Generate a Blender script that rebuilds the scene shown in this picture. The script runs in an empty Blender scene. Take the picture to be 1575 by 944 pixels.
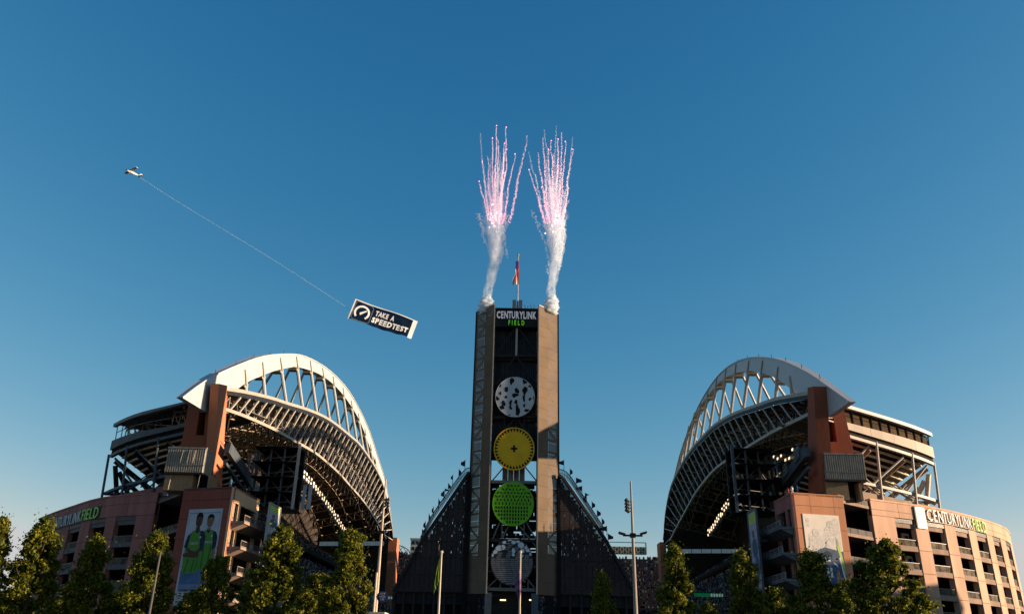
import bpy, bmesh, math, random
import numpy as np
from mathutils import Vector, Matrix
random.seed(7); np.random.seed(7)
S = bpy.context.scene
COL = S.collection
rad = math.radians
# ------------------------------------------------------------------ camera
F_PX, PITCH, ROLL = 1257.0, rad(23.631), rad(1.177)
CAM = Vector((0, 0, 1.7))
FW = Vector((0, math.cos(PITCH), math.sin(PITCH)))
U0 = Vector((0, -math.sin(PITCH), math.cos(PITCH)))
R0 = Vector((1, 0, 0))
UP = U0*math.cos(ROLL) - R0*math.sin(ROLL)
RT = R0*math.cos(ROLL) + U0*math.sin(ROLL)
cd = bpy.data.cameras.new("camera"); cam = bpy.data.objects.new("camera", cd); COL.objects.link(cam)
cam.matrix_world = Matrix(((RT.x, UP.x, -FW.x, 0), (RT.y, UP.y, -FW.y, 0), (RT.z, UP.z, -FW.z, 1.7), (0, 0, 0, 1)))
cd.sensor_width = 36; cd.lens = 36*F_PX/1575; cd.clip_start = .5; cd.clip_end = 6000
S.camera = cam
# ------------------------------------------------------------------ sky and sun
SUN_EL, SUN_AZ = rad(9.3), rad(92.8)            # azimuth clockwise from +Y (the view direction): the sun is low on the right
W = bpy.data.worlds.new("World"); S.world = W; W.use_nodes = True
nt = W.node_tree; nn = nt.nodes; bg = nn['Background']
sk = nn.new('ShaderNodeTexSky'); sk.sky_type = 'NISHITA'; sk.sun_disc = False
sk.sun_elevation = SUN_EL; sk.sun_rotation = SUN_AZ
sk.air_density = 1; sk.dust_density = .3; sk.ozone_density = 1
sep = nn.new('ShaderNodeSeparateColor'); cmb = nn.new('ShaderNodeCombineColor')
nt.links.new(sk.outputs[0], sep.inputs[0])
SKY_K = 0.12
for i, (pw, gn) in enumerate(((2.0, 3.5), (1.04, 1.23), (.712, 1.04))):      # the clear evening sky's own colour response, the same all over the dome
    m1 = nn.new('ShaderNodeMath'); m1.operation = 'MULTIPLY'; m1.inputs[1].default_value = SKY_K
    m2 = nn.new('ShaderNodeMath'); m2.operation = 'POWER'; m2.inputs[1].default_value = pw
    m3 = nn.new('ShaderNodeMath'); m3.operation = 'MULTIPLY'; m3.inputs[1].default_value = gn/SKY_K
    m4 = nn.new('ShaderNodeMath'); m4.operation = 'MINIMUM'; m4.inputs[1].default_value = 5
    nt.links.new(sep.outputs[i], m1.inputs[0]); nt.links.new(m1.outputs[0], m2.inputs[0]); nt.links.new(m2.outputs[0], m3.inputs[0])
    nt.links.new(m3.outputs[0], m4.inputs[0]); nt.links.new(m4.outputs[0], cmb.inputs[i])
nt.links.new(cmb.outputs[0], bg.inputs[0]); bg.inputs[1].default_value = SKY_K/2.4
sd = bpy.data.lights.new("sun", 'SUN'); sd.energy = 5.0; sd.angle = rad(.5); sd.color = (1, .74, .49)
sun = bpy.data.objects.new("sun", sd); COL.objects.link(sun)
TO_SUN = Vector((math.sin(SUN_AZ)*math.cos(SUN_EL), math.cos(SUN_AZ)*math.cos(SUN_EL), math.sin(SUN_EL)))
sun.rotation_euler = TO_SUN.to_track_quat('Z', 'Y').to_euler(); sun.location = (150, -20, 90)
vs = S.view_settings; vs.view_transform = 'Standard'; vs.look = 'None'; vs.exposure = 1.275; vs.gamma = 1; vs.use_curve_mapping = False
S.cycles.max_bounces = 6; S.cycles.diffuse_bounces = 2; S.cycles.transparent_max_bounces = 16; S.cycles.volume_bounces = 3

# ------------------------------------------------------------------ survey helpers: sight lines of the photo met with real planes
def ray(px, py): return FW + RT*((px-787.5)/F_PX) + UP*((472-py)/F_PX)
def PY(px, py, Y): r = ray(px, py); return CAM + r*(Y/r.y)
def PZ(px, py, Z): r = ray(px, py); return CAM + r*((Z-1.7)/r.z)
def AX(px, py, x0):                                    # vertical plane along the stadium's long axis
    n = Vector((1, -.04, 0)); r = ray(px, py); d = x0-.04*166
    return CAM + r*((d-n.dot(CAM))/n.dot(r))
def crv(P, n=8):
    P = [np.array(p, float) for p in P]; P = [2*P[0]-P[1]]+P+[2*P[-1]-P[-2]]; o = []
    for i in range(1, len(P)-2):
        for k in range(n):
            t = k/n; a, b, c, d = P[i-1:i+3]
            o.append(.5*((2*b)+(c-a)*t+(2*a-5*b+4*c-d)*t*t+(-a+3*b-3*c+d)*t**3))
    o.append(P[-2]); return o
class Curve:                                           # a plan curve with arc length
    def __init__(s, pts, outward):
        s.p = [Vector((q[0], q[1])) for q in pts]; s.o = outward
        s.L = [0]
        for a, b in zip(s.p[:-1], s.p[1:]): s.L.append(s.L[-1]+(b-a).length)
    def at(s, t, off=0, z=0):
        t = max(-12, min(t, s.L[-1]+5)); i = 0
        while i < len(s.L)-2 and t > s.L[i+1]: i += 1
        a, b = s.p[i], s.p[i+1]; d = (b-a).normalized(); q = a + d*(t-s.L[i])
        n = Vector((d.y, -d.x))*s.o
        return Vector((q.x+n.x*off, q.y+n.y*off, z))
    def hit(s, px, py):
        r = ray(px, py); best = None
        for i, (a, b) in enumerate(zip(s.p[:-1], s.p[1:])):
            d = b-a; det = r.x*(-d.y)+d.x*r.y
            if abs(det) < 1e-9: continue
            t = (a.x*(-d.y)+d.x*a.y)/det; u = (r.x*a.y-r.y*a.x)/det
            if -.03 <= u <= 1.03 and t > 0 and (best is None or t < best[0]): best = (t, s.L[i]+u*d.length, 1.7+r.z*t)
        return (best[1], best[2]) if best else (s.L[-1], 33)
    def ts(s, a, b, step=2.5):
        n = max(1, int(abs(b-a)/step)); return [a+(b-a)*k/n for k in range(n+1)]

# ------------------------------------------------------------------ materials
MATS = {}
def mat(name, col, rough=.7, metal=0, var=.18, scale=.6, bump=.0, alpha=None, emit=None, rnd=None, streak=False, trans=0, fine=0, spec=.2, island=None):
    if name in MATS: return MATS[name]
    m = bpy.data.materials.new(name); m.use_nodes = True; t = m.node_tree; N = t.nodes; L = t.links
    b = N['Principled BSDF']; b.inputs['Roughness'].default_value = rough; b.inputs['Metallic'].default_value = metal
    b.inputs['Specular IOR Level'].default_value = spec
    c = tuple(col)+(1,)
    tc = N.new('ShaderNodeTexCoord'); no = N.new('ShaderNodeTexNoise'); no.inputs['Scale'].default_value = scale; no.inputs['Detail'].default_value = 6
    if streak:
        mp = N.new('ShaderNodeMapping'); mp.inputs['Scale'].default_value = (1, 1, .12); L.new(tc.outputs['Object'], mp.inputs[0]); L.new(mp.outputs[0], no.inputs['Vector'])
    else: L.new(tc.outputs['Object'], no.inputs['Vector'])
    r = N.new('ShaderNodeValToRGB'); r.color_ramp.elements[0].position = .3; r.color_ramp.elements[1].position = .7
    r.color_ramp.elements[0].color = tuple(x*(1-var) for x in col)+(1,); r.color_ramp.elements[1].color = tuple(min(1, x*(1+var)) for x in col)+(1,)
    L.new(no.outputs['Fac'], r.inputs[0]); out = r.outputs[0]
    if island:
        ge = N.new('ShaderNodeNewGeometry'); ir = N.new('ShaderNodeValToRGB'); ir.color_ramp.interpolation = 'CONSTANT'
        e = ir.color_ramp.elements
        while len(e) < len(island): e.new(.5)
        for k, cc in enumerate(island): e[k].position = k/len(island); e[k].color = tuple(cc)+(1,)
        L.new(ge.outputs['Random Per Island'], ir.inputs[0]); out = ir.outputs[0]
    if rnd:                                            # each object its own shade
        oi = N.new('ShaderNodeObjectInfo'); mr = N.new('ShaderNodeMapRange'); mr.inputs[3].default_value = 1-rnd; mr.inputs[4].default_value = 1+rnd
        hs = N.new('ShaderNodeHueSaturation'); L.new(oi.outputs['Random'], mr.inputs[0]); L.new(mr.outputs[0], hs.inputs['Value']); L.new(out, hs.inputs['Color']); out = hs.outputs[0]
    L.new(out, b.inputs['Base Color'])
    if bump:
        bp = N.new('ShaderNodeBump'); bp.inputs['Strength'].default_value = bump; bp.inputs['Distance'].default_value = .05
        n2 = N.new('ShaderNodeTexNoise'); n2.inputs['Scale'].default_value = fine or scale*8; L.new(tc.outputs['Object'], n2.inputs['Vector'])
        L.new(n2.outputs['Fac'], bp.inputs['Height']); L.new(bp.outputs[0], b.inputs['Normal'])
    if emit: b.inputs['Emission Color'].default_value = tuple(emit[:3])+(1,); b.inputs['Emission Strength'].default_value = emit[3]
    if alpha is not None: b.inputs['Alpha'].default_value = alpha
    if trans:
        tr = N.new('ShaderNodeBsdfTranslucent'); mx = N.new('ShaderNodeMixShader'); mx.inputs[0].default_value = trans
        L.new(out, tr.inputs[0]); L.new(b.outputs[0], mx.inputs[1]); L.new(tr.outputs[0], mx.inputs[2]); L.new(mx.outputs[0], N['Material Output'].inputs[0])
    MATS[name] = m; return m
conc_w = mat('facade_concrete_sunlit', (.48, .30, .215), .9, var=.2, scale=.35, bump=.3, streak=True, rnd=.07)  # sunlit copy of the facade concrete
conc_e = mat('facade_concrete_shaded', (.27, .115, .10), .9, var=.22, scale=.35, bump=.3, streak=True, rnd=.08)  # same facade concrete with shade put into the colour
blk = mat('block_concrete_sunlit', (.50, .225, .12), .85, var=.14, scale=.3, bump=.3, streak=True, rnd=.05)  # sunlit copy of the block concrete
blk_e = mat('block_concrete_shaded', (.22, .062, .045), .85, var=.14, scale=.3, bump=.3, streak=True, rnd=.05)  # same block concrete, colour darkened for its shaded face
pyl = mat('pylon_concrete_red', (.26, .075, .04), .8, var=.14, scale=.2, bump=.3, streak=True, rnd=.03)
tan = mat('parapet_concrete_tan', (.26, .20, .15), .85, var=.12, scale=.4, streak=True)
brk = mat('tan_brick', (.24, .16, .09), .9, var=.15, scale=1.5)
slabe = mat('shaded_side_slab', (.11, .10, .11), .8, var=.15, scale=.5, streak=True)  # slab colour darkened to carry the left side's shade
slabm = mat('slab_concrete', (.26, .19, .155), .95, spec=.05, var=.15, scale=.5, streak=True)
railm = mat('parapet_rail_panel', (.10, .085, .07), .95, spec=.03, var=.5, scale=.9, rnd=.25)
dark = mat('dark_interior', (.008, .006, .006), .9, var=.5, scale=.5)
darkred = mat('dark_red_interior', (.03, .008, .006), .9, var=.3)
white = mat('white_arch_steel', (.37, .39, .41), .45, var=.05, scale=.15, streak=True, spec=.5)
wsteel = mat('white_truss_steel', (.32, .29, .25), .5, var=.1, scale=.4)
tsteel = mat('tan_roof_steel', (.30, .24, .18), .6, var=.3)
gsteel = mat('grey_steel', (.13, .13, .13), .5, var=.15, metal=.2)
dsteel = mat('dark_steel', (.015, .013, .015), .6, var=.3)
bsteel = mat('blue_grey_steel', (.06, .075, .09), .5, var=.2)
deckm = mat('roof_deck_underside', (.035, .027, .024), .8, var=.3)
glassm = mat('bronze_windscreen_glass', (.055, .032, .010), .9, var=.4, scale=.4, spec=.15, rnd=.3)
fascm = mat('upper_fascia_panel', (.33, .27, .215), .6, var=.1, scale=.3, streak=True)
fascm_e = mat('upper_fascia_shaded', (.09, .095, .10), .6, var=.15, scale=.3, streak=True)  # fascia colour darkened to hold the left side's shade
seatc = mat('seating_deck_concrete', (.60, .51, .40), .9, var=.2)
corr = mat('corrugated_metal', (.23, .205, .17), .5, var=.25, scale=.8)
silver = mat('silver_disc_paint', (.42, .43, .44), .5, var=.08)
silverc = mat('silver_cloud_paint', (.55, .58, .62), .45, var=.1)
yellow = mat('yellow_disc_paint', (.66, .37, .006), .5, var=.08)
lime = mat('lime_disc_paint', (.12, .36, .008), .5, var=.1)
hole = mat('disc_cutout_black', (.008, .008, .008), .9, var=.2)
brickd = mat('dark_skyline_brick', (.17, .155, .155), .8, var=.2, rnd=.15)
panelb = mat('dark_blue_corrugated', (.022, .03, .04), .6, var=.4, scale=.4, rnd=.2)
blackp = mat('black_sign_panel', (.008, .008, .009), .6, var=.2)
lwhite = mat('white_letter', (.40, .42, .44), .5, var=.03)
lwhite2 = mat('white_lit_letter', (.50, .50, .52), .5, var=.03, emit=(.8, .82, .9, .07))
lgreen = mat('green_letter', (.20, .62, .03), .5, var=.05, emit=(.15, .6, .02, .12))
lgreen2 = mat('pale_green_letter', (.28, .60, .12), .5, var=.05)
navy = mat('navy_pennant_cloth', (.012, .02, .035), .8, var=.2)
grnflag = mat('green_flag_cloth', (.10, .17, .02), .8, var=.25, scale=2, trans=.4)
redf = mat('flag_red', (.55, .03, .03), .8, trans=.3); whf = mat('flag_white', (.75, .73, .70), .8, trans=.3); blf = mat('flag_blue', (.02, .03, .15), .8, trans=.3)
polem = mat('painted_pole', (.42, .36, .28), .4, var=.1)
polel = mat('grey_light_pole', (.24, .20, .17), .5, var=.1)
bark = mat('tree_bark', (.07, .055, .04), .95, var=.3, scale=6, bump=.6)
leafm = mat('leaf_green', (.06, .09, .012), .6, trans=.45, spec=.15, island=[(.045, .07, .008), (.08, .10, .010), (.15, .155, .014), (.29, .24, .022), (.025, .045, .006), (.12, .13, .012)])
lampm = mat('floodlight_lamp', (.9, .85, .75), .4, emit=(1, .70, .40, .75))
lamph = mat('floodlight_housing', (.30, .28, .25), .5)
asph = mat('asphalt', (.05, .05, .052), .9, var=.2, scale=2, bump=.3)
pav = mat('pavement_concrete', (.13, .125, .12), .9, var=.15, scale=1.5)
grass = mat('ground_soil', (.06, .06, .045), .95, var=.3, scale=.3)
paint = mat('road_paint', (.7, .7, .68), .7)
ropem = mat('tow_rope', (.60, .72, .80), .6)
planew = mat('aircraft_white', (.50, .50, .49), .35, var=.03); planeb = mat('aircraft_wing_tan', (.40, .32, .18), .5, var=.1); planed = mat('aircraft_dark', (.03, .02, .03), .3)
skin1 = mat('print_skin_dark', (.07, .032, .02), .7, var=.15, scale=3); skin2 = mat('print_skin_light', (.20, .11, .075), .7, var=.15, scale=3)
hairm = mat('print_hair', (.008, .006, .005), .8)
jersey = mat('print_jersey_green', (.065, .20, .03), .7, var=.15, scale=2); jnavy = mat('print_jersey_navy', (.01, .02, .045), .7, var=.3, scale=2)
postw = mat('poster_white', (.36, .38, .44), .6, var=.12, scale=.5); postb = mat('poster_blue', (.05, .11, .24), .6, var=.3, scale=.5); postk = mat('poster_ink', (.05, .05, .06), .6)
postc = mat('poster_cream', (.72, .64, .56), .6, var=.06, scale=.5); postt = mat('poster_tan_print', (.36, .34, .33), .6, var=.3, scale=1.2); postd = mat('poster_slate_print', (.05, .085, .14), .6, var=.4, scale=1.6)
posty = mat('poster_lime_print', (.40, .55, .10), .6, var=.1); postl = mat('poster_lilac_print', (.33, .33, .48), .6, var=.35, scale=1.4)
bann = mat('banner_navy_cloth', (.003, .010, .028), .9, var=.3, scale=.4, spec=.02); bannw = mat('banner_white_cloth', (.50, .53, .58), .7, var=.05)
bluep = mat('gate_sign_blue', (.015, .03, .12), .5)
olive = mat('olive_panel', (.10, .10, .06), .6); cream = mat('cream_panel', (.50, .46, .34), .6)
crowdm = mat('crowd_clothes', (.2, .2, .2), .9, island=[(.02, .025, .05), (.25, .22, .21), (.012, .015, .03), (.14, .03, .025), (.02, .025, .04), (.04, .07, .025), (.32, .29, .27), (.01, .01, .012), (.16, .10, .08), (.03, .03, .04)])
fieldm = mat('turf_green', (.03, .12, .02), .9)
greenb = mat('led_board_green', (.008, .10, .035), .6, emit=(.01, .4, .12, .06))

def screen_mat():
    m = mat('perforated_screen', (.152, .110, .076), .8, spec=.05, var=.10, scale=.25, rnd=.04)
    t = m.node_tree; N = t.nodes; L = t.links; b = N['Principled BSDF']
    tc = N.new('ShaderNodeTexCoord'); wv = N.new('ShaderNodeTexWave'); wv.inputs['Scale'].default_value = 1.6; wv.bands_direction = 'X'
    L.new(tc.outputs['Object'], wv.inputs['Vector'])
    mr = N.new('ShaderNodeMapRange'); mr.inputs[3].default_value = .88; mr.inputs[4].default_value = .97
    L.new(wv.outputs['Fac'], mr.inputs[0]); L.new(mr.outputs[0], b.inputs['Alpha'])
    return m
screen = screen_mat()
def wing_mat():
    m = mat('wing_screen', (.045, .034, .033), .8, spec=.05, var=.2, scale=.2, rnd=.06)
    t = m.node_tree; N = t.nodes; L = t.links; b = N['Principled BSDF']; b.inputs['Alpha'].default_value = .88
    return m
wscreen = wing_mat()

# ------------------------------------------------------------------ object helpers
ORG = {}
def setp(o, label=None, cat=None, group=None, kind=None):
    if label: o['label'] = label
    if cat: o['category'] = cat
    if group: o['group'] = group
    if kind: o['kind'] = kind
def thing(name, loc, label, cat, group=None):
    o = bpy.data.objects.new(name, None); COL.objects.link(o); o.empty_display_size = .5
    loc = Vector(loc); o.location = loc; ORG[o.name] = loc.copy(); setp(o, label, cat, group); return o
class MB:
    def __init__(s): s.v = []; s.f = []
    def add(s, vs, fs):
        n = len(s.v); s.v += [tuple(p) for p in vs]; s.f += [tuple(i+n for i in f) for f in fs]; return s
    def poly(s, pts): return s.add(pts, [tuple(range(len(pts)))])
    def prism(s, pts, vec):
        n = len(pts); vec = Vector(vec); P = [Vector(p) for p in pts]
        return s.add(P+[p+vec for p in P], [tuple(range(n))[::-1], tuple(range(n, 2*n))]+[(i, (i+1) % n, n+(i+1) % n, n+i) for i in range(n)])
    def box(s, a, b):
        x0, y0, z0 = a; x1, y1, z1 = b
        return s.add([(x0, y0, z0), (x1, y0, z0), (x1, y1, z0), (x0, y1, z0), (x0, y0, z1), (x1, y0, z1), (x1, y1, z1), (x0, y1, z1)],
                     [(0, 3, 2, 1), (4, 5, 6, 7), (0, 1, 5, 4), (1, 2, 6, 5), (2, 3, 7, 6), (3, 0, 4, 7)])
    def bar(s, a, b, w, h=None, up=(0, 0, 1)):
        a = Vector(a); b = Vector(b); h = h or w; d = (b-a)
        if d.length < 1e-6: return s
        d.normalize(); u = Vector(up)
        if abs(d.dot(u)) > .98: u = Vector((0, 1, 0))
        x = d.cross(u).normalized()*w/2; y = x.cross(d).normalized()*h/2
        return s.add([a-x-y, a+x-y, a+x+y, a-x+y, b-x-y, b+x-y, b+x+y, b-x+y], [(0, 1, 2, 3), (7, 6, 5, 4), (0, 4, 5, 1), (1, 5, 6, 2), (2, 6, 7, 3), (3, 7, 4, 0)])
    def tube(s, pts, r, n=6, r2=None):
        P = [Vector(p) for p in pts]; m = len(P); V = []; Fc = []
        for i, p in enumerate(P):
            d = (P[min(i+1, m-1)]-P[max(i-1, 0)]).normalized(); u = Vector((0, 0, 1)) if abs(d.z) < .9 else Vector((1, 0, 0))
            x = d.cross(u).normalized(); y = x.cross(d); rr = r if r2 is None else r+(r2-r)*i/(m-1)
            V += [p+(x*math.cos(2*math.pi*k/n)+y*math.sin(2*math.pi*k/n))*rr for k in range(n)]
        for i in range(m-1):
            Fc += [(i*n+k, i*n+(k+1) % n, (i+1)*n+(k+1) % n, (i+1)*n+k) for k in range(n)]
        Fc += [tuple(range(n))[::-1], tuple((m-1)*n+k for k in range(n))]
        return s.add(V, Fc)
    def strip(s, C, a, b, z0, z1, o0, o1, step=2.5):   # curved slab between two offsets of a plan curve
        T = C.ts(a, b, step); n = len(T); V = []
        zf = (lambda z, t: z(t) if callable(z) else z)
        for t in T: V += [C.at(t, o0, zf(z0, t)), C.at(t, o0, zf(z1, t)), C.at(t, o1, zf(z1, t)), C.at(t, o1, zf(z0, t))]
        Fc = []
        for i in range(n-1):
            for k in range(4): Fc.append((4*i+k, 4*i+(k+1) % 4, 4*i+4+(k+1) % 4, 4*i+4+k))
        Fc += [(3, 2, 1, 0), tuple(4*(n-1)+k for k in range(4))]
        return s.add(V, Fc)
    def build(s, name, m, parent=None, smooth=False, **kw):
        org = ORG[parent.name] if parent else Vector((0, 0, 0))
        if not parent and s.v:
            a = np.array(s.v); c = a.mean(0); org = Vector((c[0], c[1], a[:, 2].min()))
        me = bpy.data.meshes.new(name); me.from_pydata([tuple(Vector(p)-org) for p in s.v], [], s.f); me.materials.append(m)
        if smooth: me.polygons.foreach_set('use_smooth', [True]*len(me.polygons))
        bm = bmesh.new(); bm.from_mesh(me); bmesh.ops.recalc_face_normals(bm, faces=bm.faces); bm.to_mesh(me); bm.free()
        o = bpy.data.objects.new(name, me); COL.objects.link(o)
        if parent: o.parent = parent; ORG[o.name] = org.copy()
        else: o.location = org; ORG[o.name] = org.copy()
        setp(o, **kw); return o
GL = {}
def glyph(ch, bold=0.0):
    k = (ch, bold)
    if k not in GL:
        cu = bpy.data.curves.new('glyph', 'FONT'); cu.body = ch; cu.resolution_u = 2; cu.offset = bold; cu.extrude = .5
        ob = bpy.data.objects.new('glyph', cu); me = ob.to_mesh()
        V = [tuple(v.co) for v in me.vertices]; Fc = [tuple(p.vertices) for p in me.polygons]; ob.to_mesh_clear()
        bpy.data.objects.remove(ob); bpy.data.curves.remove(cu); GL[k] = (V, Fc)
    return GL[k]
def letters(text, width, height, bold=.03, gap=.13, space=.4):
    gl = []; x = 0
    for ch in text:
        if ch == ' ': x += space; continue
        V, Fc = glyph(ch, bold); xs = [v[0] for v in V]; ys = [v[1] for v in V]
        if gl:
            pr = gl[-1][0]
            if ch in 'TYA' or pr in 'TYA': x -= gap*.75
            if pr == 'L' and ch in 'TY': x -= gap*.6
        gl.append((ch, V, Fc, x-min(xs), min(ys) if ch not in ',-' else 0, max(ys) if ch not in ',-' else .7)); x += max(xs)-min(xs)+gap
    x -= gap; k = width/x; out = []
    for ch, V, Fc, dx, y0, y1 in gl:
        hh = (y1-y0) or 1
        out.append((ch, [((v[0]+dx)*k, (v[1]-y0)/hh*height, v[2]+.5) for v in V], Fc))
    return out
def put_text(text, fn, width, height, m, parent, thick=.1, bold=.03, gap=.13, space=.4, name='letter', m2=None, split=None):
    n = 0
    for ch, V, Fc in letters(text, width, height, bold, gap, space):
        mb = MB(); mb.add([fn(u, v, w*thick) for u, v, w in V], Fc)
        mb.build(name, m2 if (split is not None and n >= split) else m, parent); n += 1
def planefn(O, X, Y, N, curve=None):
    O, X, Y, N = Vector(O), Vector(X).normalized(), Vector(Y).normalized(), Vector(N).normalized()
    return lambda u, v, w: O+X*u+Y*v+N*w

# ------------------------------------------------------------------ ground, road, pavement
MB().box((-3000, -3000, -1), (3000, 3000, -.02)).build('ground', grass, kind='structure')
MB().box((-400, -60, -.02), (400, 40, 0)).build('road', asph, kind='structure')
MB().box((-400, 40, -.02), (400, 152, .13)).build('pavement', pav, kind='structure')
for k in range(-8, 9): MB().box((k*8-1.5, 8, .004), (k*8+1.5, 8.15, .008)).build('road_marking', paint, kind='structure')
MB().box((-48, 175, -.02), (52, 372, .05)).build('playing_field', fieldm, kind='structure')

hm = MB(); hx = [-1500+60*k for k in range(51)]; hh_ = [48+16*math.sin(k*.7)+10*math.sin(k*1.9+1)+random.uniform(-3, 3) for k in range(51)]
for k in range(50): hm.prism([(hx[k], 950, -1), (hx[k+1], 950, -1), (hx[k+1], 950, hh_[k+1]), (hx[k], 950, hh_[k])], (0, 150, 0))
hm.build('hills', mat('wooded_hill', (.05, .06, .05), .95, var=.3, scale=.02), kind='structure')

# ------------------------------------------------------------------ the two halves of the stadium
SIDES = {
 'L': dict(sg=-1, x0=-60, xa=-61.3, facade=[(243.7,758.4),(181,762.7),(144,769),(112,779),(83.8,788.6),(63,797)],
  bays=[(179,210,793),(140,163.8,798),(107.6,125,804),(84,95,810),(69,76,814)], dz=-1.35,
  m=dict(wall=conc_e, block=blk_e, fascia=fascm_e, steel=bsteel, roofe=fascm_e),  # left half wears the shade-darkened colours
  ftop=[(155,681.5),(240,656)], fbot=[(152,696.6),(236.6,664.4)], roof=[(156,660),(238.7,626)], ring=[(149,756),(240,730)], para=[(150,767),(226.6,748)],
  posts=[((146,769),(156,708)),((178,765),(188,680.5)),((227.6,759),(238.6,664))], uend=(151,740),
  outer=[(279.8,611),(320,582),(368,560),(403,548),(437,544.4),(466,547),(496.7,562.4),(520,582),(538,604),(556,636),(568.7,665),(580,700),(589.7,730),(595,752),(600,785),(604,822)],
  inner=[(318,634),(343,616),(364,599),(383,586),(403,577.7),(421,570.5),(441,566),(455,564),(473,568),(491,575),(507.5,586),(522,600),(536,618),(550.7,641.6),(561.5,667),(570.5,692),(576,706),(585,733),(590.5,755),(596,787),(601,822)],
  tops=[(378.7,590),(405.7,577),(433.6,568),(458,565),(479,570),(498,580),(513.8,592),(529,609),(541.7,627),(552.5,646),(562.4,669),(571,692),(578,712)],
  bots=[(380,603),(409,608),(441.7,619),(467,628),(488.6,636),(508.4,647),(523.7,658.8),(538,673),(550.7,684),(560.6,696),(569,707),(576,719),(582,730)],
  tch=[(340,597),(374,602),(417,612),(441,620),(468,628),(493,638),(509,647),(523.7,658),(541.7,673),(552.6,683),(569.6,706.6),(582,728),(590.8,751),(597,778.7),(602.4,808),(604,825)],
  bch=[(338,627),(350.8,631),(376,640),(408,654),(433.6,667),(455,679.5),(480.5,694),(499.6,708.7),(520.8,727.8),(537.8,747),(554.7,766),(569.6,787),(586.5,814.7),(593,828)],
  block=[(283,752),(361,748.6),(400,769)], bz=31.2, gap=(246,764), gy=[(757,764),(805,818),(845,858)],
  cabin=[(259,687.5),(318,689),(257.5,725)], low=(255,321,728,753)),
 'R': dict(sg=1, x0=62, xa=63.3, facade=[(1337.8,768),(1407,777),(1456.7,785.3),(1513,800),(1544.4,811.7),(1554,822)],
  bays=[(1377,1407,803),(1427,1453,809),(1469,1489,813),(1501,1517,820),(1526.5,1537.6,825),(1546.5,1553,832)], dz=0,
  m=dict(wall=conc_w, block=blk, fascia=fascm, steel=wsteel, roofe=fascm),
  ftop=[(1357,660),(1442,686.4)], fbot=[(1355,671.6),(1449,705)], roof=[(1348.6,633.4),(1442,667)], ring=[(1340,740),(1450,767)], para=[(1340,754),(1450,779)],
  posts=[((1365.6,770),(1355,673.6)),((1418.5,774),(1410,688.5)),((1454.5,778.5),(1447,715))], uend=(1452,740),
  outer=[(1307,617.7),(1266.9,589),(1240.6,571.6),(1205.5,555.4),(1179,549.7),(1150.7,550.6),(1128.8,558.5),(1111,571.6),(1096,589),(1078,617.7),(1065,646),(1054,674.7),(1045.5,701),(1039,727),(1031,757),(1025,790),(1020,830)],
  inner=[(1272,641.8),(1245,620),(1221.7,603),(1200.7,585.8),(1179.8,576),(1155,570.5),(1136,572.4),(1118.7,579),(1105.4,588.6),(1092,604),(1080.6,619),(1070,637),(1060.5,656),(1053,677),(1046,702),(1041,724),(1034,754),(1028,788),(1023,830)],
  tops=[(1218,600),(1194.6,584),(1170.8,573),(1150,571),(1130.5,575),(1115,582),(1101,593),(1087.8,610),(1076.8,626),(1066.6,644),(1058,664),(1050,690),(1044.5,710)],
  bots=[(1219,607),(1191,613),(1164.5,622),(1141.6,630),(1122.5,638),(1105,649),(1090,661),(1076.8,674),(1065,688),(1056.7,699),(1050,711),(1044.5,722),(1039,733)],
  tch=[(1248,603.5),(1218,608.7),(1191,614),(1162.6,624),(1139.7,631.6),(1118.7,641),(1095.8,656),(1080.6,671.6),(1065,688.8),(1052,707.8),(1034.8,741),(1027,769.6),(1022.4,802),(1021.4,832.6)],
  bch=[(1250,634),(1240.8,639),(1200.7,658),(1168,676.4),(1124.4,703.8),(1101.6,720),(1086,737),(1069,760),(1054,786.8),(1038.6,815.4),(1031,830.7)],
  block=[(1296,762.7),(1217,757.3),(1190,772)], bz=32.0, gap=(1336,770), gy=[(765,777),(812,825),(855,868)],
  cabin=[(1267,697),(1328,696),(1267,736)], low=(1269,1328,739,764)),
}
def split_arc(pts, n):                                 # n+1 points evenly along a smooth 3-D curve
    P = [Vector(q) for q in crv([tuple(p) for p in pts], 6)]; L = [0]
    for a, b in zip(P[:-1], P[1:]): L.append(L[-1]+(b-a).length)
    out = []; i = 0
    for k in range(n+1):
        t = L[-1]*k/n
        while i < len(L)-2 and t > L[i+1]: i += 1
        out.append(P[i].lerp(P[i+1], (t-L[i])/max(1e-9, L[i+1]-L[i])))
    return out
WORD = {'L': ('left', 'shaded'), 'R': ('right', 'sunlit')}
G = {}
SLAB_ = slabm
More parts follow.
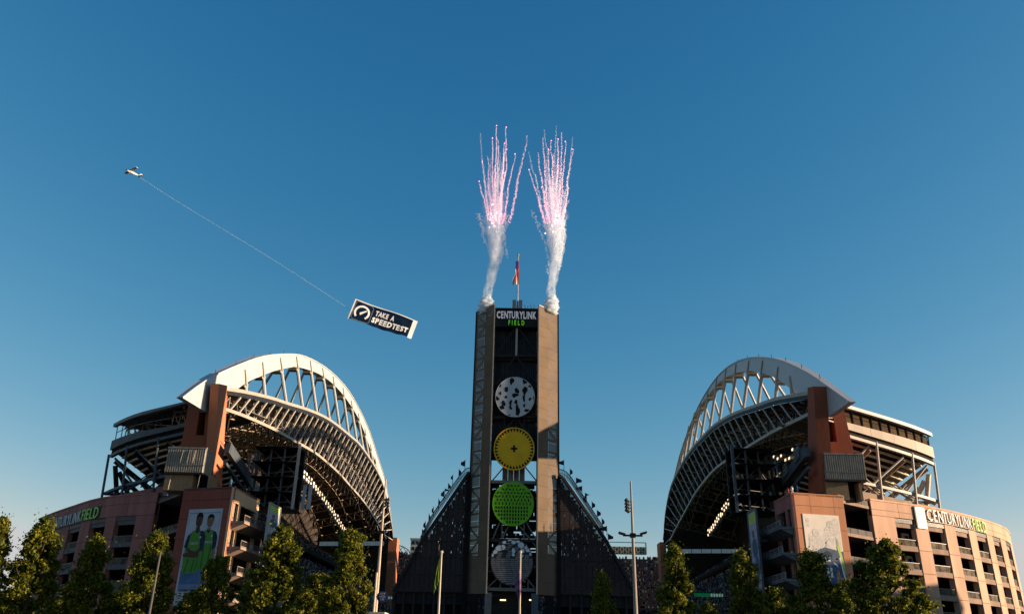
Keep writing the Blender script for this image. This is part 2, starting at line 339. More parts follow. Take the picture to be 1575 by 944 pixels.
for key, D in SIDES.items():
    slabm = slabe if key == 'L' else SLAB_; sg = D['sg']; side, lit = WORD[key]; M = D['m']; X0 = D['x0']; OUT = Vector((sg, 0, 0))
    fp = crv([PZ(x, y, 33)[:2] for x, y in D['facade']], 8)
    e = fp[-1]; fp += [np.array((e[0]+sg*2.5, e[1]+12)), np.array((e[0]+sg*2.6, e[1]+40)), np.array((e[0]-sg*2, e[1]+160))]
    C = Curve(fp, sg); D['C'] = C
    zl = lambda pq: (lambda A, B: (lambda t: A[1]+(B[1]-A[1])*(t-A[0])/(B[0]-A[0])))(C.hit(*pq[0]), C.hit(*pq[1]))
    # ---- curved concourse building
    st = thing('stadium_stand', C.at(20, 0, 0), f'curved {"shade-darkened red" if key=="L" else "pinkish orange"} concrete stadium stand with open storeys, on the {side} side', 'stadium stand', 'stands of the stadium')
    bays = sorted([tuple(sorted((C.hit(a, y)[0], C.hit(b, y)[0]))) for a, b, y in D['bays']])
    send = C.L[-2]; z0s = 28.3+D['dz']; zb = z0s+1.75
    edges = [0]+[v for b in bays for v in b]+[bays[-1][1]+9]
    for i in range(0, len(edges), 2):                  # solid piers, in storey-high panels
        a, b = edges[i], edges[i+1]; lv = [0, 6.5, 11, 15.3, 19.7, 24.1, zb]
        for z0, z1 in zip(lv[:-1], lv[1:]): MB().strip(C, a, b, z0+.04, z1-.04, 0, -1.2).build('pier_panel', M['wall'], st)
    tt = C.ts(0, bays[-1][1]+30, 7.2)
    for a, b in zip(tt[:-1], tt[1:]):
        for z0, z1 in ((zb, 31.2), (31.2, 33)): MB().strip(C, a+.05, b-.05, z0+.03, z1-.03, .02, -1.2).build('wall_panel', M['wall'], st)
    MB().strip(C, 0, bays[-1][1]+60, 32.9, 33.25, .12, -1.3).build('coping', M['wall'], st)
    MB().strip(C, 0, bays[-1][1]+30, zb, 32.8, -.25, -.6).build('joint_backing', dark, st)
    for bi, (a, b) in enumerate(bays):
        MB().strip(C, a, b, z0s, zb, -.35, -.8).build('spandrel_panel', slabm, st)
        lo = MB()
        for k in range(5): lo.strip(C, a, b, z0s+.9+k*.16, z0s+.98+k*.16, -.1, -.4)
        lo.build('louvre', gsteel, st)
        for k in range(6):
            zt = z0s-4.42*k
            n = max(1, int((b-a)/1.7)); 
            for j in range(n):
                s0 = a+(b-a)*j/n; s1 = a+(b-a)*(j+1)/n
                MB().strip(C, s0+.05, s1-.05, zt-3.5, zt-2.35, -.3, -.42).build('parapet_panel', railm, st)
            MB().strip(C, a, b, zt-2.33, zt-2.22, -.2, -.5).build('handrail', gsteel, st)
            MB().strip(C, a, b, zt-4.5, zt-3.5, -.12, -1.3).build('floor_edge', slabm, st)
            MB().strip(C, a-2, b+2, zt-3.9, zt-3.55, -1.4, -7).build('floor_slab', slabm, st)
            if key == 'R' and bi == 0:                 # stair bracing that shows in the first bay
                MB().strip(C, b-2.2, b-.4, zt-3.4, zt-.8, -1.6, -2.1).build('stair_wall', slabm, st)
                MB().strip(C, b-1.7, b-.9, zt-2.9, zt-1.3, -1.5, -1.58).build('stair_opening', dark, st)
            if random.random() < .55 or key == 'R': MB().bar(C.at(a+.4, -5.5, zt-3.4), C.at(b-.3, -5.2, zt-.9), .5, .35).build('stair_flight', slabm, st)
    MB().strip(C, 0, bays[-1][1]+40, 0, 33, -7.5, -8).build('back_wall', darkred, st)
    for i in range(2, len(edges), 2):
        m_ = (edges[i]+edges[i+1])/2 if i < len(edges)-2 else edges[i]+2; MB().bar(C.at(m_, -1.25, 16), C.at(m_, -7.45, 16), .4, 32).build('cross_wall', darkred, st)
    # ---- low parapet, ring and upper deck
    ue = C.hit(*D['uend'])[0]; zpara = zl(D['para']); zring = zl(D['ring']); zfb = zl(D['fbot']); zft = zl(D['ftop']); zrf = zl(D['roof'])
    s_in = -9 if key == 'L' else -2.2
    T = C.ts(s_in, ue, 6)
    for a, b in zip(T[:-1], T[1:]): MB().strip(C, a+.04, b-.04, 33.1, zpara, -1.6, -2).build('parapet_block', tan if key == 'R' else M['wall'], st)
    MB().strip(C, -1, bays[-1][1]+40, 32.6, 32.9, -1.2, -24).build('terrace_deck', slabm, st)
    for a, b in zip(T[:-1], T[1:]):
        MB().strip(C, a+.03, b-.03, zfb, zft, -1.0, -1.6).build('fascia_panel', M['fascia'], st)
        MB().strip(C, a, b, lambda t: zfb(t)-1.6, lambda t: zfb(t)-1.0, -1.2, -2.0).build('ring_beam', M['steel'], st)
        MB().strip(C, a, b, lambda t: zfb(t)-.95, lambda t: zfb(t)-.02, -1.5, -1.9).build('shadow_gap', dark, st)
        MB().strip(C, a, b, lambda t: zring(t)-.3, lambda t: zring(t)+.25, -1.6, -2.1).build('lower_ring_beam', M['steel'], st)
    MB().strip(C, s_in, ue, lambda t: zrf(t)-.75, zrf, -.6, -1.4).build('roof_edge', lwhite if key == 'R' else gsteel, st)
    MB().strip(C, s_in, ue, lambda t: zrf(t)-.1, lambda t: zrf(t)+.05, -1.3, -20).build('roof_sheet', gsteel, st)
    Tg = C.ts(s_in, ue-.3, 2.6)
    for i, (a, b) in enumerate(zip(Tg[:-1], Tg[1:])):
        if key == 'R':
            MB().strip(C, a+.1, b-.1, lambda t: zft(t)+.05, lambda t: zft(t)+1.6, -1.7, -1.8).build('windscreen_pane', glassm, st)
            MB().strip(C, a+.1, b-.1, lambda t: zft(t)+1.72, lambda t: zrf(t)-.8, -1.7, -1.8).build('windscreen_pane', glassm, st)
        MB().bar(C.at(b, -1.65, zft(b)), C.at(b, -1.5, zrf(b)-.7), .22 if key == 'R' else .14).build('mullion', dsteel, st)
    if key == 'L':
        MB().strip(C, s_in, ue, lambda t: zft(t)+2.0, lambda t: zft(t)+2.12, -1.6, -1.75).build('windscreen_rail', gsteel, st)
    bk = MB()
    bk.strip(C, s_in, ue-(3 if key == 'R' else 5), lambda t: zft(t)-1, lambda t: zrf(t)-.2, -7, -7.4); bk.build('rear_screen', dark, st)
    for i in range(12):                                # raked deck: risers and treads seen from below
        dtop = (lambda i: (lambda t: zfb(t)-.6-.83*i))(i); inner_lim = ue-1.2-.25*i
        MB().strip(C, s_in, inner_lim, lambda t: dtop(t)-.42, lambda t: dtop(t)-.05, -1.9-1.5*i, -2.45-1.5*i).build('seating_riser', seatc, st)
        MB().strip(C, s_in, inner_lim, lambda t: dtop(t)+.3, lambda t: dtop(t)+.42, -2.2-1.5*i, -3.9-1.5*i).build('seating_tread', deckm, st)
    sh = MB()
    for a, b in zip(T[:-1], T[1:]):
        ea, eb = min(a, ue-3.6), min(b, ue-3.6)
        if eb > a+.1: sh.poly([C.at(a, -1.9, zfb(a)-.1), C.at(b, -1.9, zfb(b)-.1), C.at(eb, -20, zfb(eb)-10.2), C.at(ea, -20, zfb(ea)-10.2)])
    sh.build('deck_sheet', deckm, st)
    posts = []
    for (bx, by), (tx, ty) in D['posts']:
        sb = C.hit(bx, by)[0]; s2 = C.hit(tx, ty)[0]; posts.append(sb)
        A_ = C.at(sb, -1.35, 33.0); B_ = C.at(s2, -1.35, zfb(s2)-.8)
        MB().tube([A_, B_], .28, 8).build('column', M['steel'], st)
        MB().bar(C.at(sb, -2.5, zfb(sb)-2.3), C.at(sb-1.5, -19, zfb(sb)-11.5), .4, 1.1).build('raker_beam', tan if key == 'R' else dsteel, st)
        MB().bar(C.at(sb, -2, 34.5), C.at(sb-.5, -9, zfb(sb)-5.5), .5).build('strut', M['steel'], st)
        MB().bar(C.at(sb-4, -14, 33.5), C.at(sb-.5, -9.5, zfb(sb)-5.5), .5).build('strut', M['steel'], st)
    posts = sorted(posts); pp = [posts[0]-9.5]+posts
    for a, b in zip(pp[:-1], pp[1:]):
        MB().tube([C.at(a+.5, -4, zring(a)+.5), C.at(b-.4, -2.2, zfb(b)-1.8)], .24, 6).build('brace', M['steel'], st)
        MB().tube([C.at(a+1, -9, zring(a)-1), C.at(b-1, -7, zfb(b)-5)], .18, 6).build('brace', M['steel'], st)
        for q in (.3, .6): MB().bar(C.at(a+(b-a)*q, -3, zring(a)-1.5), C.at(a+(b-a)*(q+.18), -10, zring(a)+4.5), .24).build('brace', seatc if key == 'R' else dsteel, st)
    # end of the upper deck: slanted frames one sees the sky through
    for q in (1.5, 4.0, 7.0):
        MB().bar(C.at(ue-q*.5, -3-q, 34), C.at(ue-.6-q*.15, -2-.4*q, zfb(ue)-2.6-.5*q), .5, .9).build('end_frame', seatc if key == 'R' else dsteel, st)
    MB().bar(C.at(ue-.3, -2, zring(ue)), C.at(ue-4, -14, zring(ue)+.6), .6).build('end_beam', M['steel'], st)
    MB().bar(C.at(ue-.2, -2, zring(ue)-2), C.at(ue-6, -9, zring(ue)-1.3), .7).build('end_beam', dsteel, st)
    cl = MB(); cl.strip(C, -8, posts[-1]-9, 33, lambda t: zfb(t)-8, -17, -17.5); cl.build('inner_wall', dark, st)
    # ---- wall-mounted sign on the curved band
    if key == 'R': sx0, sx1, sy, hh = 1425, 1511, 795, 2.35
    else: sx0, sx1, sy, hh = 84, 153, 786, 2.35
    ta, tb = sorted((C.hit(sx0, sy)[0], C.hit(sx1, sy)[0])); zs = z0s+1.85
    sn = thing('stadium_sign', C.at((ta+tb)/2, .3, zs), f'raised white and green CENTURYLINK FIELD letters on the {side} {lit} curved stand', 'sign', 'CENTURYLINK FIELD signs')
    wd = tb-ta
    if key == 'R': fn = lambda u, v, w: C.at(ta+u, .12+w, zs+.1+v)
    else: fn = lambda u, v, w: C.at(tb-u, .12+w, zs+.1+v)
    put_text('CENTURYLINKFIELD', fn, wd, hh, lwhite, sn, thick=.18, bold=.0, gap=.20, split=11, m2=lgreen2)
    if key == 'R':
        l0 = C.hit(1407, 790)[0]; l1 = C.hit(1421, 790)[0]
        MB().strip(C, l0, l1, zs-1.7, zs+2.6, .3, .02).build('logo_panel', lwhite, sn)
        MB().strip(C, l0-.35, l0, zs-1.75, zs+2.6, .32, .02).build('logo_panel_side', dsteel, sn)
        MB().strip(C, ta-.2, tb+.2, zs-.02, zs+.05, .18, .03).build('sign_rail', gsteel, sn)
    else:
        MB().strip(C, ta-.4, tb+.6, zs-.15, zs+2.6, .08, .03).build('sign_backing', dsteel, sn)
        MB().strip(C, tb+.8, tb+3.5, zs-.1, zs+2.5, .15, .03).build('logo_panel', postw, sn)
    # ---- stair block with its poster
    P0, P1, P2 = [PZ(x, y, D['bz']) for x, y in D['block']]
    out_c, in_c = Vector((P0.x, P0.y, 0)), Vector((P1.x, P1.y, 0)); bk_c = Vector((P2.x, P2.y, 0))
    BZ = D['bz']
    lc, rc_ = (out_c, in_c) if key == 'L' else (in_c, out_c)      # left and right front corners as one looks at it
    fx = (rc_-lc).normalized(); fnn = Vector((fx.y, -fx.x, 0)); FWD = (rc_-lc).length
    blo = thing('stair_block', (lc+rc_)/2, f'{"shade-darkened" if key=="L" else "sunlit orange"} concrete stair block with balconies carrying the {"green jersey" if key=="L" else "football players"} poster', 'building')
    FP = planefn(lc, fx, (0, 0, 1), fnn); D['FP'] = FP; D['front'] = (lc, fx, fnn)
    def pbox(mb, F, u0, u1, v0, v1, w0, w1):
        mb.add([F(u, v, w) for u, v, w in ((u0, v0, w0), (u1, v0, w0), (u1, v1, w0), (u0, v1, w0), (u0, v0, w1), (u1, v0, w1), (u1, v1, w1), (u0, v1, w1))],
               [(0, 3, 2, 1), (4, 5, 6, 7), (0, 1, 5, 4), (1, 2, 6, 5), (2, 3, 7, 6), (3, 0, 4, 7)]); return mb
    rows = [0, 4.4, 8.8, 13.2, 17.6, 22, 25.6, BZ-2.2, BZ]
    for z0, z1 in zip(rows[:-1], rows[1:]):
        for u0, u1 in ((0, FWD*.34), (FWD*.34, FWD*.8), (FWD*.8, FWD)):
            pbox(MB(), FP, u0+.03, u1-.03, z0+.03, z1-.03, 0, -.5).build('wall_panel', M['block'], blo)
    pbox(MB(), FP, .1, FWD-.1, .1, BZ-.1, -.2, -.6).build('wall_core', dark, blo)
    sx = (bk_c-in_c).normalized(); sn_ = Vector((sx.y, -sx.x, 0)); sn_ = sn_ if sn_.x*sg < 0 else -sn_
    SWD = (bk_c-in_c).length; SP = planefn(in_c, sx, (0, 0, 1), sn_)
    sidem = M['block'] if key == 'L' else conc_e  # right block's inner side takes the concrete with shade in its colour
    if key == 'L': sidem = mat('block_side_sunlit', (.58, .38, .22), .85, var=.1, scale=.3, streak=True, rnd=.04)  # sun-facing side painted lighter than the front
    fl = [BZ-6.1-4.55*k for k in range(6)]             # balcony floor levels
    prev = BZ
    for z in fl+[0]:
        zt = prev
        # wall around one doorway and one window opening per storey
        a0, a1, a2, a3 = .9, 3.1, 4.3, SWD-1.2
        hd = z+3.3 if prev < BZ-.1 else z+3.4
        for (u0, u1, v0, v1) in ((0, a0, z, zt), (a1, a2, z, zt), (a3, SWD, z, zt), (a0, a1, hd, zt), (a2, a3, hd, zt)):
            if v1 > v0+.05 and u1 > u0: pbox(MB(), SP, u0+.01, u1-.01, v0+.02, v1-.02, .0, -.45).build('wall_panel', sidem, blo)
        pbox(MB(), SP, a0, a1, z, min(hd, zt), -1.2, -1.3).build('doorway', dark, blo)
        pbox(MB(), SP, a0, a0+.5, z, min(hd, zt), .05, -.3).build('door_frame', SLAB_, blo)
        pbox(MB(), SP, a2, a3, z, min(hd, zt), -1.4, -1.5).build('opening_back', darkred, blo)
        prev = z
    BLW = 2.6
    for z in fl[:5]:
        b_ = MB(); L0 = -.0; L1 = SWD+2.2
        pbox(b_, SP, .6, L1, z-.45, z, 0, BLW); bmt = SLAB_ if key == 'L' else mat('shaded_balcony_concrete', (.12, .125, .13), .9); o = b_.build('balcony', bmt, blo)  # right balconies get a slab colour darkened with shade
        und = MB(); und.prism([SP(.8, z-.46, 0), SP(.8, z-1.5, 0), SP(.8, z-.46, BLW-.2)], SP(L1-.3, 0, 0)-SP(.8, 0, 0)); und.build('balcony_underside', bmt, o)
        rl = MB(); 
        for u in np.linspace(.7, L1-.1, 6): pbox(rl, SP, u-.06, u+.06, z, z+1.15, BLW-.15, BLW-.05)
        for w in (.6, 1.5): pbox(rl, SP, L1-.15, L1-.05, z, z+1.15, w, w+.08)
        for v in (.12, 1.1): pbox(rl, SP, .6, L1, z+v-.05, z+v+.05, BLW-.14, BLW-.04); pbox(rl, SP, L1-.14, L1-.04, z+v-.05, z+v+.05, 0, BLW)
        rl.build('railing', SLAB_ if key == 'L' else mat('painted_rail_blue_grey', (.20, .23, .26), .7), o)
        bars = MB()
        for u in np.linspace(.8, L1-.2, 40): pbox(bars, SP, u-.02, u+.02, z+.1, z+1.1, BLW-.12, BLW-.08)
        for w in np.linspace(.2, BLW-.2, 10): pbox(bars, SP, L1-.12, L1-.08, z+.1, z+1.1, w-.02, w+.02)
        bars.build('baluster', gsteel, o, kind='stuff')
    roofp = [out_c, in_c, bk_c, out_c+(bk_c-in_c)]
    MB().prism([Vector((p.x, p.y, BZ-.35)) for p in roofp], (0, 0, .3)).build('roof', slabm, blo)
    cop = MB(); cop.bar(FP(-.1, BZ+.03, -.25), FP(FWD+.1, BZ+.03, -.25), .6, .14); cop.bar(SP(.3, BZ+.03, -.25), SP(SWD, BZ+.03, -.25), .6, .14); cop.build('coping', M['block'], blo)
    MB().prism([p+Vector((0, 0, .0))-sn_*1.6 if i in (1, 2) else p for i, p in enumerate([out_c+fnn*-1, in_c+fnn*-1, bk_c, out_c+(bk_c-in_c)])], (0, 0, BZ-.5)).build('inner_core', dark, blo)
    D['SP'] = SP; D['SWD'] = SWD; D['blo'] = blo
    # ---- recessed terraces between the block and the curved facade
    gc = Curve([(out_c.x, out_c.y+1.5), tuple(C.at(0, 0, 0))[:2]], 1 if key == 'R' else -1)
    tr = thing('terrace_bay', gc.at(2, 0, 0), f'dark recessed terraces with railings between the {side} poster block and the curved wall', 'terrace')
    gw = gc.L[-1]
    for (ya, yb) in D['gy']:
        zt1 = gc.hit(D['gap'][0]-sg*20, ya)[1]; zt2 = gc.hit(D['gap'][0]-sg*20, yb)[1]
        MB().strip(gc, 0, gw, zt2, zt2+(zt1-zt2)*.35, -.3, -6).build('floor_slab', slabm, tr)
        n = 4
        for j in range(n): MB().strip(gc, gw*j/n+.07, gw*(j+1)/n-.07, zt2+(zt1-zt2)*.35, zt1, -.35, -.5, 9).build('parapet_panel', railm if key == 'L' else mat('grey_rail_panel', (.12, .11, .105), .95, rnd=.2, spec=.03), tr)
    for k in range(2): MB().strip(gc, 0, gw, 12-5*k, 12.9-5*k, -.3, -6).build('floor_slab', slabm, tr)
    MB().strip(gc, 0, gw, 0, 31, -6.2, -6.5).build('back_wall', darkred, tr)
    MB().box((min(sg*53, sg*74), 181, 0), (max(sg*53, sg*74), 181.5, 27)).build('concourse_wall', darkred, tr)
    # ---- pylon under the arch
    pg = thing('roof_pylon', (X0-sg*1, 162, 0), f'{"left sun-toned red" if key=="L" else "right dark red"} concrete pylon with a slot, carrying the near end of the white arch', 'pylon', 'near pylons of the roof arches')
    if key == 'L':
        fin = [AX(*p, -58.7) for p in ((337, 590), (349.5, 592.7), (341, 752), (325.5, 752))]
        fd = Vector((-1.7, 0, 0)); MB().prism(fin, fd).build('fin', pylm_l if 'pylm_l' in globals() else mat('pylon_fin_sunlit', (.40, .15, .08), .8, var=.1, scale=.2, bump=.3, streak=True), pg)  # fin painted lighter because it faces the sun
        pcs = [[(290, 622), (307, 632), (301, 669), (281.5, 669)], [(320, 594), (338, 592), (331.5, 669), (313.5, 669)], [(281.5, 669), (331.5, 669), (325.5, 752), (262, 752)]]
        slot = [(294, 622), (326, 622), (322, 676), (290, 676)]
    else:
        fin = [AX(*p, 60.7) for p in ((1251, 594), (1242, 596), (1243.5, 757), (1262, 757))]
        MB().prism(fin, Vector((2.6, 0, 0))).build('fin', pyl, pg)
        pcs = [[(1257, 594), (1267, 593), (1272.4, 643), (1276, 679), (1258, 679)], [(1281, 634), (1297.6, 628), (1309.5, 679), (1288, 679)], [(1258, 679), (1309.5, 679), (1327, 758), (1262, 758)]]
        slot = [(1262, 624), (1292, 624), (1300, 684), (1268, 684)]
    Yp = 162.5 if key == 'L' else 162.5
    for i, q in enumerate(pcs): MB().prism([PY(a, b, Yp+.0) for a, b in q], (0, 5.5, 0)).build('pylon_leg' if i < 2 else 'pylon_base', pyl, pg)
    MB().prism([PY(a, b, Yp+4.2) for a, b in slot], (0, .6, 0)).build('slot_back', dark, pg)
    # ---- arch
    ar = thing('roof_arch', AX(*D['outer'][0], D['xa']), f'long white steel arch with crossing hangers above the {side} roof', 'roof arch', 'white roof arches')
    XA = D['xa']; NS = 44
    o3 = split_arc([AX(x, y, XA) for x, y in D['outer']], NS); i3 = split_arc([AX(x, y, XA) for x, y in D['inner']], NS)
    th = OUT*3.6
    for s0 in range(0, NS, 4):                         # girder sections, bolted end to end
        g = MB(); a, b = s0, min(NS, s0+4); V = []; Fc = []
        for k in range(a, b+1):
            tk = OUT*((1.2+.16*k) if k < 8 else (2.5-.7*k/NS)); V += [o3[k], i3[k], i3[k]+tk, o3[k]+tk]
        n = b-a+1
        for k in range(n-1):
            for q in range(4): Fc.append((4*k+q, 4*k+(q+1) % 4, 4*k+4+(q+1) % 4, 4*k+4+q))
        Fc += [(3, 2, 1, 0), tuple(4*(n-1)+q for q in range(4))]
        g.add(V, Fc); g.build('girder_section', white, ar)
    fl_ = MB()
    for k in range(NS): fl_.bar(o3[k]+OUT*-.12, o3[k+1]+OUT*-.12, .22, .3)
    fl_.build('top_flange', white, ar)
    br = MB()
    for k in range(3, NS, 2): br.bar(o3[k]+OUT*.5, o3[k]+OUT*.5+Vector((0, 0, .9)), .12)
    br.build('walkway_post', gsteel, ar)
    for k, (tp, bt) in enumerate(zip(D['tops'], D['bots'])):
        a = AX(*tp, XA); b = AX(*bt, XA); rr = .46
        a2 = a+OUT*2.0; b2 = b+OUT*10+Vector((0, 0, -2.0))
        MB().tube([a+OUT*.2, b+OUT*.3], rr, 8).build('hanger', white, ar)
        MB().tube([a2, b2], rr*.85, 8).build('hanger', white, ar)
        d = (a-b).normalized()
        if k % 1 == 0:
            pl = MB(); p0 = a-d*.6+OUT*-.25; p1 = a+d*3.4+OUT*-.25; y = Vector((0, 1, 0))
            pl.prism([p0-y*.75, p0+y*.75, p1+y*.28, p1-y*.28], OUT*.24); pl.build('hanger_plate', wsteel, ar)
            bx = MB(); bx.prism([a+Vector((0, -.9, .2)), a+Vector((0, 1.1, .2)), a+Vector((0, 1.1, -1.0)), a+Vector((0, -.9, -1.0))], OUT*2.3); bx.build('hanger_bracket', wsteel, ar)
    # ---- roof: edge truss, frames and deck
    rf = thing('stadium_roof', AX(*D['tch'][0], X0), f'curved {side} stadium roof with a deep {"sunlit" if key=="L" else "shaded"} edge truss', 'stadium roof', 'roofs over the side stands')
    NT = 38 if key == 'L' else 30
    t3 = split_arc([AX(x, y, X0) for x, y in D['tch']], NT*2); b3 = split_arc([AX(x, y, X0) for x, y in D['bch']], NT)
    te = t3[::2]
    for k in range(0, NT, 2):
        kk = min(NT, k+2)
        c1 = MB(); c2 = MB(); c3 = MB()
        for j in range(k, kk):
            c1.bar(te[j], te[j+1], .5, .75); c2.bar(b3[j], b3[j+1], .7, .7); c3.bar(te[j]+OUT*-.05+Vector((0, 0, -.85)), te[j+1]+OUT*-.05+Vector((0, 0, -.85)), .5, .85)
        c1.build('top_chord', wsteel, rf); c2.build('bottom_chord', wsteel, rf); c3.build('edge_girder', dsteel, rf)
    for k in range(1, NT):
        dn = Vector((0, 0, -1.4))
        MB().bar(b3[k], te[k+1]+dn, .36 if key == 'L' else .28).build('truss_diagonal', wsteel, rf)
        MB().bar(b3[k], te[k]+dn+OUT*1.2, .3).build('truss_post', gsteel if key == 'L' else dsteel, rf)
        MB().bar(b3[k]+OUT*5, te[k-1]+dn+OUT*5, .28).build('rear_diagonal', dsteel, rf)
    # transverse frames and longitudinal lines of the underside
    def wmax(k):                                       # the roof stops at the curved windscreen edge
        for w in range(2, 33):
            p = Vector((te[k].x+sg*w, te[k].y+.12*w))
            tc_ = min(C.L[i]+(C.p[i+1]-C.p[i]).dot(p-C.p[i])/(C.p[i+1]-C.p[i]).length for i in range(1)) if False else None
            qq = min(range(len(C.p)), key=lambda i: (C.p[i]-p).length); n_ = Vector((C.p[min(qq+1, len(C.p)-1)]-C.p[qq-1 if qq else 0])); n_ = Vector((n_.y, -n_.x)).normalized()*sg
            if (p-C.p[qq]).dot(n_) > -3: return max(1, w-1)
        return 32
    WM = [wmax(k) for k in range(NT+1)]
    def und(k, w, dz=0): w = w*WM[k]/46; p = te[k]; return Vector((p.x+sg*w, p.y+.12*w, p.z-1.8-.20*w+dz))
    for k in list(range(0, 16))+list(range(16, NT+1, 2)):
        fr = MB(); ws = [0, 5, 10, 15, 20, 25, 30, 35, 40, 45]
        for w0, w1 in zip(ws[:-1], ws[1:]):
            a, b = und(k, w0), und(k, w1); al, bl = a+Vector((0, 0, -3.2)), b+Vector((0, 0, -3.2))
            fr.bar(a, b, .3); fr.bar(al, bl, .34); fr.bar(al, b, .22); fr.bar(b, bl, .2)
        fr.build('roof_frame', tsteel, rf)
    for w in (7, 15, 24, 33, 42):
        ln = MB()
        for k in range(NT):
            a, b = und(k, w, -3.2), und(k+1, w, -3.2); ln.bar(a, b, .26); ln.bar(a, und(k+1, w), .16)
        ln.build('longitudinal_truss', tsteel, rf)
    dk = MB(); V = []; Fc = []; ws = [.3, 15, 30, 46]
    for k in range(NT+1):
        for w in ws: V.append(und(k, w)+Vector((0, 0, .5)))
    for k in range(NT):
        for q in range(3): Fc.append((k*4+q, k*4+q+1, k*4+q+5, k*4+q+4))
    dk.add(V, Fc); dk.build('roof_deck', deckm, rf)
    # cap between the roof's north edge and the curved windscreen edge
    cp = MB(); cq = [C.at(t, -1, zrf(t)-.4) for t in C.ts(-6, ue, 4)]; n = len(cq)
    for i in range(n-1):
        w0, w1 = 46*i/(n-1), 46*(i+1)/(n-1); cp.poly([cq[i], cq[i+1], und(0, w1)+Vector((0, 0, .5)), und(0, w0)+Vector((0, 0, .5))])
    cp.build('roof_apron', deckm, rf)
    rw = MB(); 
    for k in [k for k in range(2, NT) if te[k].y > 209]: a, b = und(k, 45), und(k+1, 45); rw.prism([Vector((a.x, a.y, 28)), Vector((b.x, b.y, 28)), b+Vector((0, 0, .4)), a+Vector((0, 0, .4))], OUT*.3)
    rw.build('rear_wall', deckm, rf)
    k = NT-2; ew = MB(); a, b = und(k, 0), und(k, 45); ew.prism([Vector((a.x, a.y, 28)), Vector((b.x, b.y, 28)), b+Vector((0, 0, .4)), a+Vector((0, 0, -.5))], (0, .3, 0)); ew.build('end_wall', deckm, rf)
    # ---- light bank hanging inside
    if key == 'L': lb = [(458, 727), (476, 745), (494, 768), (511, 793), (527, 818)]
    else: lb = [(1132, 763), (1122, 778), (1112, 794), (1102, 809), (1094, 820)]
    XB = X0+sg*7
    l3 = split_arc([AX(x, y, XB) for x, y in lb], 22 if key == 'L' else 13)
    lt = thing('floodlight_bank', l3[0], f'{"long diagonal" if key=="L" else "shorter"} row of glowing floodlights under the {side} roof', 'floodlights', 'floodlight rows under the roofs')
    MB().tube(l3, .3, 6).build('support_beam', gsteel, lt)
    for k, p in enumerate(l3):
        for dz in (-.4, .9):
            q = p+Vector((-sg*.5, random.uniform(-.5, .5), dz*random.uniform(.6, 1.15)+random.uniform(-.25, .25))); h = MB(); h.box((q.x-.55, q.y-.8, q.z-.5), (q.x+.55, q.y+.8, q.z+.5)); h.build('lamp_housing', lamph, lt)
            h = MB(); q2 = q+Vector((-sg*.62, 0, 0)); pts = [q2+Vector((0, .62*math.cos(j*math.pi/4), .42*math.sin(j*math.pi/4))) for j in range(8)]
            h.prism(pts, (-sg*.05, 0, 0)); h.build('lamp', lampm, lt)
    if key == 'R':                                     # the second bank near the pylon
        l4 = split_arc([AX(x, y, X0+9) for x, y in ((1190, 712), (1212, 703), (1236, 690))], 8)
        lt = thing('floodlight_bank', l4[0], 'cluster of glowing floodlights beside the right pylon under the roof', 'floodlights', 'floodlight rows under the roofs')
        MB().tube(l4, .3, 6).build('support_beam', gsteel, lt)
        for k, p in enumerate(l4):
            dz = random.uniform(-1.4, 1.2); q = p+Vector((-1.2, 0, dz)); h = MB(); h.box((q.x-.5, q.y-.7, q.z-.35), (q.x+.5, q.y+.7, q.z+.35)); h.build('lamp_housing', lamph, lt)
            h = MB(); h.box((q.x-.58, q.y-.5, q.z-.28), (q.x-.52, q.y+.5, q.z+.28)); h.build('lamp', lampm, lt)
    # ---- corrugated cabin in front of the pylon
    Yc = 157.2; a, b, c = [PY(x, y, Yc) for x, y in D['cabin']]
    x0_, x1_ = min(a.x, b.x), max(a.x, b.x); zt_, zb_ = a.z, c.z
    cb = thing('plant_cabin', ((x0_+x1_)/2, Yc, zb_-4), f'corrugated grey cabin on a tan brick base in front of the {side} pylon', 'cabin', 'corrugated cabins on the poster blocks')
    MB().box((x0_+.1, Yc+.15, zb_), (x1_-.1, Yc+5, zt_-.1)).build('cabin_body', corr, cb)
    n = int((x1_-x0_)/.42); rb = MB()
    for k in range(n):
        x = x0_+(x1_-x0_)*(k+.5)/n; rb.prism([(x-.17, Yc+.16, zb_), (x-.08, Yc, zb_), (x+.08, Yc, zb_), (x+.17, Yc+.16, zb_)], (0, 0, zt_-zb_-.15))
    for k in range(10):
        y = Yc+.3+k*.46; xs = x1_ if key == 'L' else x0_; q = 1 if key == 'L' else -1
        rb.prism([(xs-q*.12, y-.15, zb_), (xs+q*.04, y-.07, zb_), (xs+q*.04, y+.07, zb_), (xs-q*.12, y+.15, zb_)], (0, 0, zt_-zb_-.15))
    rb.build('rib', corr, cb, kind='stuff')
    MB().box((x0_-.05, Yc-.06, zt_-.15), (x1_+.05, Yc+5.1, zt_+.1)).build('cabin_coping', corr, cb)
    MB().box((x0_, Yc-.05, zb_+(zt_-zb_)*.26), (x1_, Yc+.0, zb_+(zt_-zb_)*.29)).build('seam', gsteel, cb)
    MB().box((x0_+.02, Yc-.02, zb_-.35), (x1_-.02, Yc+5, zb_-.02)).build('cabin_floor', dsteel, cb)
    u0, u1, v0, v1 = D['low']; A_ = PY(u0, v0, Yc+.8); B_ = PY(u1, v1, Yc+.8)
    w_ = B_.x-A_.x; zlo = D['bz']-.1
    f0, f1 = (.62, .95) if key == 'L' else (.62, .92)
    for (q0, q1) in ((0, f0), (f1, 1)): MB().box((A_.x+w_*q0, Yc+.8, zlo), (A_.x+w_*q1, Yc+5, zb_-.3)).build('brick_base', brk, cb)
    MB().box((A_.x+w_*f0, Yc+3, zlo), (A_.x+w_*f1, Yc+4, zb_-.35)).build('base_opening', dark, cb)
